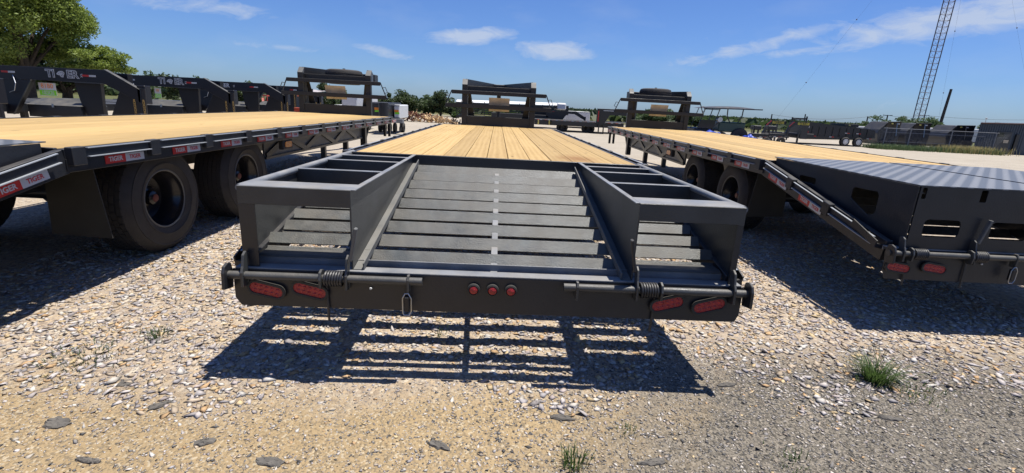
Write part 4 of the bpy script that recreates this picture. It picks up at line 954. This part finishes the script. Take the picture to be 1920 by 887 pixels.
MB().add([(0, 0, .30), (3.3, 0, .40), (4.2, 0, .55), (4.1, 0, 1.0), (3.2, 0, 1.10), (2.4, 0, 1.13), (.2, 0, 1.29), (0, 0, 1.26)] + [(0, 2, .30), (3.3, 2, .40), (4.2, 2, .55), (4.1, 2, 1.0), (3.2, 2, 1.10), (2.4, 2, 1.13), (.2, 2, 1.29), (0, 2, 1.26)],
         [(0, 1, 2, 3, 4, 5, 6, 7), tuple(range(15, 7, -1))] + [(i, (i + 1) % 8, 8 + (i + 1) % 8, 8 + i) for i in range(8) if i not in (3, 4, 5, 6)]).build('body', GLOSS, t, bev=.01)
for k in range(9): MB().box(.25 + k * .42, .31 + k * .42, -.03, -.001, .5, 1.05).build('side_rib', GLOSS, t)
MB().box(.15, 3.9, -.04, -.001, .48, .53).build('side_rail', GLOSS, t)
MB().box(2.38, 3.25, .3, 1.6, 1.12, 1.30).build('end_shield', GLOSS, t, bev=.01); MB().box(2.62, 2.74, .29, .3, 1.18, 1.24).build('marker_light', YEL, t)
for x in (2.36, 3.16):
    wl = MB().lathe([(-.10, .1), (-.12, .22), (-.08, .27), (.08, .27), (.12, .22), (.1, .1)], (x, -.0, .27), 'y', 26).build('wheel', RUB, t, True)
    MB().lathe([(-.125, .16), (-.125, .05), (-.14, .045), (-.145, 0)], (x, 0, .27), 'y', 24).build('rim', WHP, wl, True)
    m_ = MB()
    for i in range(8): a_ = 2 * math.pi * i / 8; m_.lathe([(-.128, .018), (-.128, 0)], (x + .11 * math.cos(a_), -.001, .27 + .11 * math.sin(a_)), 'y', 8)
    m_.build('rim_hole', RACKP, wl)
MB().box(1.9, 3.6, -.03, -.001, .56, .62).build('fender', GLOSS, t)
for x, z in ((.25, .50), (1.35, .50), (2.25, .76), (2.95, .76), (3.65, .50)):
    MB().box(x, x + .14, -.048, -.042, z - .02, z + .02).build('reflector', WHT, t); MB().box(x + .15, x + .29, -.048, -.042, z - .02, z + .02).build('reflector', REDT, t)
for z in (.65, .95, 1.15): MB().box(.02, .06, -.02, -.002, z, z + .12).build('reflector', REDT if z != .95 else WHT, t)

# ------------------------------------------------------------------ fence, dump trailers, white sheds, building
def hopper(x, y, label, blue=False, w_=1.15):
    t = empty('dump_box_trailer', (x, y, 0), 0, label, 'dump trailer', 'black dump trailers behind the fence')
    MB().add([(0, 0, .1), (w_ + .1, 0, .1), (w_ + .15, 0, 1.1), (w_ - .05, 0, 1.56), (.35, 0, 1.53), (-.1, 0, 1.05), (-.2, 0, .8)] + [(0, 1.5, .1), (w_ + .1, 1.5, .1), (w_ + .15, 1.5, 1.1), (w_ - .05, 1.5, 1.56), (.35, 1.5, 1.53), (-.1, 1.5, 1.05), (-.2, 1.5, .8)],
             [(6, 5, 4, 3, 2, 1, 0), (7, 8, 9, 10, 11, 12, 13)] + [(i, (i + 1) % 7, 7 + (i + 1) % 7, 7 + i) for i in range(7)]).build('body', PAINT, t, bev=.01)
    MB().add([(.28, -.12, 1.56), (w_, -.12, 1.60), (w_ + .05, -.02, 1.25), (.25, -.02, 1.2), (.28, -.10, 1.57), (w_, -.10, 1.61), (w_ + .05, 0, 1.25), (.25, 0, 1.2)], [(0, 1, 2, 3), (0, 4, 5, 1), (0, 3, 7, 4), (1, 5, 6, 2)]).build('front_shield', GLOSS, t)
    for q in (.50, .92): MB().box(q, q + .13, -.125, -.105, 1.42, 1.49).build('lamp', YEL if q < .6 else WHT, t)
    MB().tube([(.80, -.2, 1.5), (.92, -.2, .7)], .022, 6).build('tarp_arm', STEEL if not blue else simple('pale blue paint', (.10, .18, .30), .5), t)
    for k in range(5): MB().box(.05 + k * .24, .10 + k * .24, -.03, -.001, .3, 1.0).build('side_rib', PAINT, t)
    for q in (.35, .85): MB().lathe([(-.06, .06), (-.08, .2), (-.05, .24), (.05, .24), (.08, .2), (.06, .0)], (q, -.05, .24), 'y', 16).build('wheel', RUB, t, True)
hopper(24.75, 29, 'black dump box with two lamps on its shield, nearest the long dump trailer', True)
hopper(26.6, 29, 'black dump box with two lamps directly left of the tower foot', True, 1.3)
hopper(29.35, 29, 'black dump box with flat top beside the metal building', False, 1.5)
for x0, x1, z1, lab in ((29.7, 31.6, 1.13, 'leftmost white trailer roof behind the fenced dump boxes'), (32.2, 33.9, 1.20, 'white box trailer standing left of the leaning pole foot'), (34.3, 36.4, 1.30, 'wide white box trailer right of the tower behind the fence'), (36.8, 38.3, 1.38, 'white box trailer beside the metal building end')):
    t = empty('white_trailer', (x0, 36, 0), 0, lab, 'box trailer', 'white box trailers behind the fence')
    MB().box(0, x1 - x0, 0, 2, .35, z1).build('body', WHP, t, bev=.03); MB().box(0, x1 - x0, -.01, 0, .30, .38).build('skirt', RACKP, t)
    for q in (.35, .65): MB().lathe([(-.06, .06), (-.08, .2), (-.05, .24), (.05, .24), (.08, .2), (.06, .0)], ((x1 - x0) * q, 0, .24), 'y', 14).build('wheel', RUB, t, True)
t = empty('chain_link_fence', (22.6, 26.05, 0), 0, 'chain link fence with grey rails along the brushy strip at the right', 'fence')
for x in (.15, 1.64, 4.15, 6.85): MB().tube([(x, 0, -.05), (x, 0, 1.24)], .028, 8).build('post', GALV, t, True)
MB().tube([(0, 0, 1.18), (7.0, 0, 1.22)], .02, 6).build('rail', GALV, t, True); MB().tube([(0, 0, .95), (6.2, 0, .98)], .016, 6).build('rail', GALV, t, True); MB().tube([(.2, 0, .42), (4.1, 0, .44)], .012, 6).build('rail', GALV, t, True)
m_ = MB(); k = 0
for i in range(int(7.9 / .11)):
    x = -1.1 + i * .11
    for sg in (1, -1):
        a0, a1 = (x, x + 1.1) if sg > 0 else (x + 1.1, x)
        m_.tube([(a0, 0, .05), (a1, 0, 1.17)], .0022, 3, caps=False)
for v_ in range(0): pass
tag(m_.build('wire_mesh', GALV, t), kind='stuff')
t = empty('metal_building', (28.75, 26.5, 0), 0, 'dark blue grey sheet metal building with pale roof edge at the right edge', 'building')
MB().add([(0, .02, -.1), (6, .02, -.1), (10, 4, -.1), (4.6, 4, -.1), (0, .02, 1.76), (6, .02, 1.93), (10, 4, 1.9), (4.6, 4, 1.74)], [(0, 1, 5, 4), (1, 2, 6, 5), (2, 3, 7, 6), (3, 0, 4, 7)]).build('wall', WALLB, t)
ribs = MB()
for k in range(20): MB_ = MB().box(.02 + k * .15, .06 + k * .15, 0.0, .02, -.08, 1.755).build('wall_rib', WALLB, t)
MB().add([(-.12, -.12, 1.77), (6, -.12, 1.94), (10, 4.1, 1.90), (4.5, 4.1, 1.75), (-.12, -.12, 1.80), (6, -.12, 1.97), (10, 4.1, 1.93), (4.5, 4.1, 1.78)], [(0, 1, 2, 3), (4, 5, 6, 7), (0, 1, 5, 4), (1, 2, 6, 5), (2, 3, 7, 6), (3, 0, 4, 7)]).build('roof', WHP, t)
MB().beam((-.1, -.10, 1.745), (5.9, -.10, 1.915), .02, .04).build('eave', RUST, t)
MB().box(1.2, 2.1, -.03, -.001, -.08, 1.32).build('door', PAINT, t, bev=.01); MB().box(1.25, 1.6, -.04, -.031, .98, 1.25).build('window', GLASS, t); MB().box(1.3, 1.9, -.045, -.04, .95, .97).build('ledge', GALV, t)
MB().box(1.68, 1.98, -.045, -.031, .66, .84).build('notice', ALU, t)
MB().box(2.35, 2.55, -.08, -.001, -.05, 1.2).build('conduit', RACKP, t)
MB().tube([(.05, -.2, 1.8), (.05, -.2, 2.02)], .02, 6).lathe([(0, .0), (0, .05), (.05, .06), (.06, 0)], (.05, -.2, 2.0), 'z', 12).build('yard_lamp', WHP, t)

# ------------------------------------------------------------------ tower, poles, wires
t = empty('lattice_tower', (53.8, 60, 0), R(20), 'tall thin guyed lattice tower rising out of the photo at the right', 'tower')
H = 34; rr = .62; legs = [(rr * math.cos(a_), rr * math.sin(a_)) for a_ in (R(-90), R(30), R(150))]
for a_ in legs: MB().tube([(0, 0, 0), (a_[0], a_[1], 2.0), (a_[0], a_[1], H)], .055, 6).build('leg', TOWERM, t, True)
z = 2.0; k = 0; m_ = []
while z < H:
    for i in range(3):
        p, q = legs[i], legs[(i + 1) % 3]
        if k < 48: MB().tube([(*p, z), (*q, z)], .018, 4).build('rung', TOWERM, t)
        MB_ = m_.append(((*p, z), (*q, z + .7)))
    z += .7; k += 1
q_ = MB()
for a_, b in m_: q_.tube([a_, b], .013, 4)
tag(q_.build('brace', TOWERM, t), kind='stuff')
for ax_, ay_ in ((16, 6), (20, -4), (-14, 10)):
    g = MB().tube([(0, 0, 31), (ax_, ay_, 0)], .006, 4).build('guy_wire', GALV, t)
    for f_ in (.3, .55, .8): MB().lathe([(-.09, 0), (-.05, .07), (.05, .07), (.09, 0)], (ax_ * f_, ay_ * f_, 31 * (1 - f_)), 'z', 8).build('insulator', TOWERM, g, True)
tag(MB().tube([(56.8, 60, 0), (56.82, 60, .4), (57.05, 60, 6.1)], [.20, .19, .14], 10).build('leaning_pole', WOODP, smooth=True), 'dark leaning pole with no wires standing right of the tower', 'pole')
for x, h, arm, lab in ((54.75, 2.4, 0, 'short bare utility pole left of the first tree beyond the fence'), (57.7, 2.75, 1, 'utility pole with crossarm above the first fenced dump box'), (63.3, 3.0, 1, 'utility pole with crossarm just right of the tower foot'), (40.3, 2.0, 0, 'far utility pole above the first yellow sign'), (45.3, 2.25, 0, 'far utility pole above the rack of the long dump trailer')):
    t = empty('utility_pole', (x, 70, 0), 0, lab, 'utility pole', 'utility poles on the horizon')
    MB().tube([(0, 0, 0), (-.03, 0, h)], [.11, .08], 8).build('pole', WOODP, t, True)
    if arm: MB().beam((-.75, 0, h - .06), (.7, 0, h - .04), .06, .07).build('crossarm', WOODP, t); [MB().lathe([(0, .03), (.07, .03), (.09, 0)], (q, 0, h - .02), 'z', 6).build('insulator', GALV, t) for q in (-.65, .6)]
def wire(a, b, sag, lab):
    pts = [Vector(a).lerp(Vector(b), i / 12) - Vector((0, 0, sag * 4 * (i / 12) * (1 - i / 12))) for i in range(13)]
    tag(MB().tube(pts, .016, 4).build('power_line', RACKP), lab, 'power line', 'power lines at the right')
wire((40.3, 70, 1.95), (54.75, 70, 2.35), .5, 'power line sagging left from the bare pole toward the yellow signs')
wire((54.75, 70, 2.35), (57.7, 70, 2.7), .1, 'short power line between the bare pole and the first crossarm pole')
wire((57.7, 70, 2.7), (63.3, 70, 2.95), .25, 'power line between the two crossarm poles behind the tower')
wire((63.3, 70, 2.95), (90, 70, 4.0), .5, 'long power line running right from the crossarm pole over the building')

# ------------------------------------------------------------------ vegetation
def leaf_mat(name, c1, c2):
    m, t, p = newmat(name); n = t.nodes; l = t.links
    a = n.new('ShaderNodeAttribute'); a.attribute_name = 'col'
    mx = n.new('ShaderNodeMix'); mx.data_type = 'RGBA'; mx.inputs[6].default_value = (*c1, 1); mx.inputs[7].default_value = (*c2, 1)
    s_ = n.new('ShaderNodeSeparateColor'); l.new(a.outputs['Color'], s_.inputs[0]); l.new(s_.outputs[0], mx.inputs[0])
    tr = n.new('ShaderNodeBsdfTranslucent'); l.new(mx.outputs[2], tr.inputs[0]); l.new(mx.outputs[2], p.inputs['Base Color']); p.inputs['Roughness'].default_value = .6
    ms = n.new('ShaderNodeMixShader'); ms.inputs[0].default_value = .45; l.new(p.outputs[0], ms.inputs[1]); l.new(tr.outputs[0], ms.inputs[2])
    l.new(ms.outputs[0], n['Material Output'].inputs[0]); return m
LF_OAK = leaf_mat('oak leaves', (.028, .05, .018), (.07, .10, .035)); LF_WIL = leaf_mat('feathery leaves', (.12, .17, .03), (.27, .34, .07)); LF_SCR = leaf_mat('scrub leaves', (.05, .085, .035), (.12, .17, .07)); LF_DRY = leaf_mat('dry grass', (.16, .16, .05), (.40, .33, .16)); LF_GRN = leaf_mat('green grass', (.035, .075, .015), (.12, .18, .05)); LF_TWIG = leaf_mat('bare twigs', (.10, .085, .06), (.2, .17, .12))
def leaves(name, P, sz, mat, parent=None, droop=0.0, aspect=2.2):
    n = len(P); d = rng.normal(0, 1, (n, 3)); d[:, 2] = d[:, 2] * .6 - droop; d /= np.linalg.norm(d, axis=1)[:, None]
    e = rng.normal(0, 1, (n, 3)); e -= d * (e * d).sum(1)[:, None]; e /= np.linalg.norm(e, axis=1)[:, None]
    s_ = (sz * rng.uniform(.6, 1.4, n))[:, None]; a = d * s_ * aspect / 2; b = e * s_ / 2
    V = np.stack([P - a, P + b, P + a, P - b], 1).reshape(-1, 3)
    me = bpy.data.meshes.new(name); me.vertices.add(4 * n); me.vertices.foreach_set('co', V.reshape(-1)); me.loops.add(4 * n); me.loops.foreach_set('vertex_index', np.arange(4 * n, dtype=np.int32))
    me.polygons.add(n); me.polygons.foreach_set('loop_start', np.arange(0, 4 * n, 4, dtype=np.int32)); me.polygons.foreach_set('loop_total', np.full(n, 4, np.int32)); me.update(calc_edges=True)
    at = me.color_attributes.new('col', 'FLOAT_COLOR', 'POINT'); c4 = np.ones((4 * n, 4)); c4[:, 0] = np.repeat(rng.uniform(0, 1, n), 4); at.data.foreach_set('color', c4.reshape(-1)); me.materials.append(mat)
    return linkobj(name, me, parent)
def tree(loc, rad, h0, h1, label, mat=LF_OAK, clumps=26, per=160, sz=.07, spread=.32, group='trees around the lot', name='oak_tree', droop=0, trunk=.07, twigs=False, seed=1):
    r_ = np.random.default_rng(seed); t = empty(name, loc, 0, label, 'tree', group)
    cz = (h0 + h1) / 2; rz = (h1 - h0) / 2; cs = []
    for i in range(clumps):
        v = r_.normal(0, 1, 3); v /= np.linalg.norm(v); v *= r_.uniform(.35, .92) ; cs.append((v[0] * rad, v[1] * rad, cz + v[2] * rz))
    P = []
    for c in cs:
        m_ = r_.normal(0, 1, (per, 3)); m_ /= np.linalg.norm(m_, axis=1)[:, None]; m_ *= (r_.uniform(0, 1, per) ** .45)[:, None] * np.array([rad, rad, rz * .75]) * spread * r_.uniform(.6, 1.25)
        P.append(m_ + np.array(c))
    P = np.concatenate(P); P = P[P[:, 2] > .02]
    leaves('crown', P, sz, mat, t, droop)
    lm = MB(); lm.tube([(0, 0, -.05), (.03 * rad, 0, h0 + .15 * rz), (0, 0, cz)], [trunk * rad * 1.2, trunk * rad, trunk * rad * .5], 8)
    for c in cs[:14]: lm.tube([(0, 0, h0 + .1 * rz), ((c[0]) * .5, c[1] * .5, (h0 + c[2]) / 2 + .1 * rz), c], [trunk * rad * .45, trunk * rad * .28, trunk * rad * .08], 5)
    lm.build('trunk', BARK, t, True); return t
tree((-24.3, 24.5, 0), 3.7, 1.25, 8.5, 'large bright green feathery tree at the top left corner', LF_WIL, 100, 1100, .060, .25, name='mesquite_tree', droop=.4, trunk=.07, seed=3)
tree((-21.6, 25.5, 0), 1.7, 1.5, 3.4, 'lower feathery branchy tree right of the big green tree', LF_WIL, 30, 640, .060, .31, name='mesquite_tree', droop=.4, seed=8)
tree((-27.0, 30, 0), 3.5, .5, 4.0, 'dark green tree behind the trunk of the big feathery tree', LF_OAK, 40, 300, .12, .3, seed=5)
for i, (x, y, r_, h, lab) in enumerate(((-22.6, 31, 1.1, 2.62, 'round treetop directly behind the first tiger lettering bend'), (-21.0, 31, .9, 2.55, 'round treetop left of the second gooseneck lettering'), (-19.6, 31.5, .6, 2.3, 'small treetop tuft above the second gooseneck beam'), (-17.1, 31, .8, 2.0, 'small treetop left above the plain white lettering'), (-15.9, 31, .7, 2.1, 'small treetop right above the plain white lettering'), (-13.4, 35.5, 1.1, 2.35, 'treetop rising behind the orange fronted shed'), (-11.9, 36, .7, 2.1, 'small treetop between the shed and the left neck'), (-6.7, 28, .45, 1.75, 'small dark tree seen through the left neck opening'))):
    tree((x, y, 0), r_, .3, h, lab, LF_OAK if i % 2 else LF_SCR, 16, 130, .08, .36, seed=20 + i)
for i, (x, y, r_, h, lab, mt) in enumerate(((-8.4, 45, 1.75, 2.35, 'broad rounded dark tree behind the left end of the timber pile', LF_OAK), (-6.7, 46.5, 1.1, 2.15, 'thin crowned tree between the two dark trees over the timber pile', LF_SCR), (-5.3, 44, 1.25, 2.25, 'pointed dark tree left of the middle trailer rack', LF_OAK), (-4.1, 45, .8, 1.05, 'low bush at the foot of the pointed dark tree', LF_OAK), (-3.2, 46, .8, .9, 'twiggy grey bush left of the middle neck upright', LF_TWIG), (-3.7, 42, .32, .5, 'small bright green shrub by the timber pile end', LF_GRN))):
    tree((x, y, 0), r_, 0.0, h, lab, mt, 30, 170, .095, .36, seed=40 + i)
for i, (x, y, r_, h, lab) in enumerate(((14.0, 50, 1.1, .95, 'low tree left of the right neck under the black gooseneck arm'), (16.6, 52, 1.3, 1.85, 'tree seen between the rails of the right rack, left'), (18.4, 53, 1.5, 2.0, 'tallest tree behind the right rack centre'), (20.4, 52, 1.2, 1.75, 'tree behind the right side of the right rack'), (22.6, 54, 1.1, 1.2, 'low green tree between right neck and buggy frame'), (7.9, 45, .6, 1.25, 'small green tree right of the white box trailer'),
      (44.6, 55, 1.9, 2.45, 'rounded light green tree left of the first fenced dump box'), (47.8, 56, 1.9, 2.5, 'light green tree between the first dump box and tower'), (49.6, 57, 1.2, 2.3, 'light green tree directly behind the tower foot'), (51.6, 56, 1.9, 2.5, 'light green tree between tower and leaning pole'), (61.5, 58, 1.3, 2.55, 'treetop showing just over the metal building roof'))):
    tree((x, y, 0), r_, .1, h, lab, LF_SCR, 22, 150, .11, .36, seed=60 + i)
# brush strip below the fence, tall dry weeds
def grass(name, pts, h, mat, kind=None, parent=None, lean=.35, wd=.006, ctr=None):
    n = len(pts); a = rng.uniform(0, 2 * np.pi, n)
    if ctr is not None: a = np.arctan2(pts[:, 1] - ctr[1], pts[:, 0] - ctr[0]) + rng.normal(0, .5, n)
    hh = h * rng.uniform(.5, 1.15, n); ln = lean * hh * rng.uniform(.2, 1.4, n)
    top = pts + np.stack([np.cos(a) * ln, np.sin(a) * ln, hh], 1); mid = pts + np.stack([np.cos(a) * ln * .35, np.sin(a) * ln * .35, hh * .6], 1)
    w_ = np.stack([-np.sin(a), np.cos(a), np.zeros(n)], 1) * wd
    V = np.stack([pts - w_, pts + w_, mid + w_ * .8, mid - w_ * .8, top], 1).reshape(-1, 3)
    k = np.arange(n) * 5; F = []
    me = bpy.data.meshes.new(name); me.from_pydata(V.tolist(), [], [(i, i + 1, i + 2, i + 3) for i in k.tolist()] + [(i + 3, i + 2, i + 4) for i in k.tolist()])
    at = me.color_attributes.new('col', 'FLOAT_COLOR', 'POINT'); c4 = np.ones((5 * n, 4)); c4[:, 0] = np.repeat(rng.uniform(0, 1, n), 5); at.data.foreach_set('color', c4.reshape(-1)); me.materials.append(mat)
    o = linkobj(name, me, parent)
    if kind: o['kind'] = kind
    return o
P = np.stack([rng.uniform(21.6, 29.2, 5200), rng.normal(25.6, .38, 5200), np.zeros(5200)], 1); grass('brush', P, .30, LF_SCR, 'stuff', wd=.012)
P = np.stack([rng.normal(27.4, .9, 2600), rng.normal(25.5, .3, 2600), np.zeros(2600)], 1); grass('dry_brush', P, .42, LF_DRY, 'stuff', wd=.012)
P = np.stack([rng.uniform(-60, 120, 26000), rng.uniform(58, 150, 26000), np.zeros(26000)], 1); P[:, 2] = rng.uniform(0, 1, 26000) ** .6 * .9
o = leaves('scrub', P, .9, LF_OAK, None, 0, 1.4); o['kind'] = 'stuff'
def tuft(x, y, n, r_, h, lab, mat=LF_GRN, stems=0, wd=.0022, lean=.7):
    P = np.stack([rng.normal(x, r_ / 2, n), rng.normal(y, r_ / 2, n), np.full(n, gh(x, y))], 1)
    t = empty('weed_tuft', (0, 0, 0), 0, lab, 'weed', 'weeds growing in the gravel'); g = grass('blades', P, h, mat, 'stuff', t, lean, wd, (x, y))
    for i in range(stems):
        a_ = rng.uniform(0, 6.28); e = h * rng.uniform(1.8, 2.6); dx, dy = math.cos(a_) * e * .25, math.sin(a_) * e * .25
        MB().tube([(x, y, 0), (x + dx * .3, y + dy * .3, e * .6), (x + dx, y + dy, e)], [.0012, .001, .0008], 4).build('seed_stem', LF_GRN, t)
tuft(2.14, .03, 320, .065, .11, 'biggest green grass tuft with tall seed stems at the right', stems=5, lean=1.1)
tuft(2.30, -.06, 120, .16, .03, 'low creeping weed on the right edge of the big tuft')
tuft(-2.09, .03, 150, .22, .035, 'sparse grey green creeping weed in gravel at the left', LF_SCR)
tuft(-1.92, .28, 60, .07, .05, 'small upright weed just above the creeping weed at left', LF_SCR)
tuft(-.31, .40, 14, .03, .075, 'tiny sprout lit inside the striped ramp shadow')
tuft(.35, -.68, 90, .05, .06, 'grass tuft at the bottom edge right of centre')
tuft(1.27, -.64, 50, .10, .03, 'small weed at the bottom edge far right of centre')
tuft(.62, -.46, 24, .05, .03, 'tiny weed in grey grit above the bottom strip')
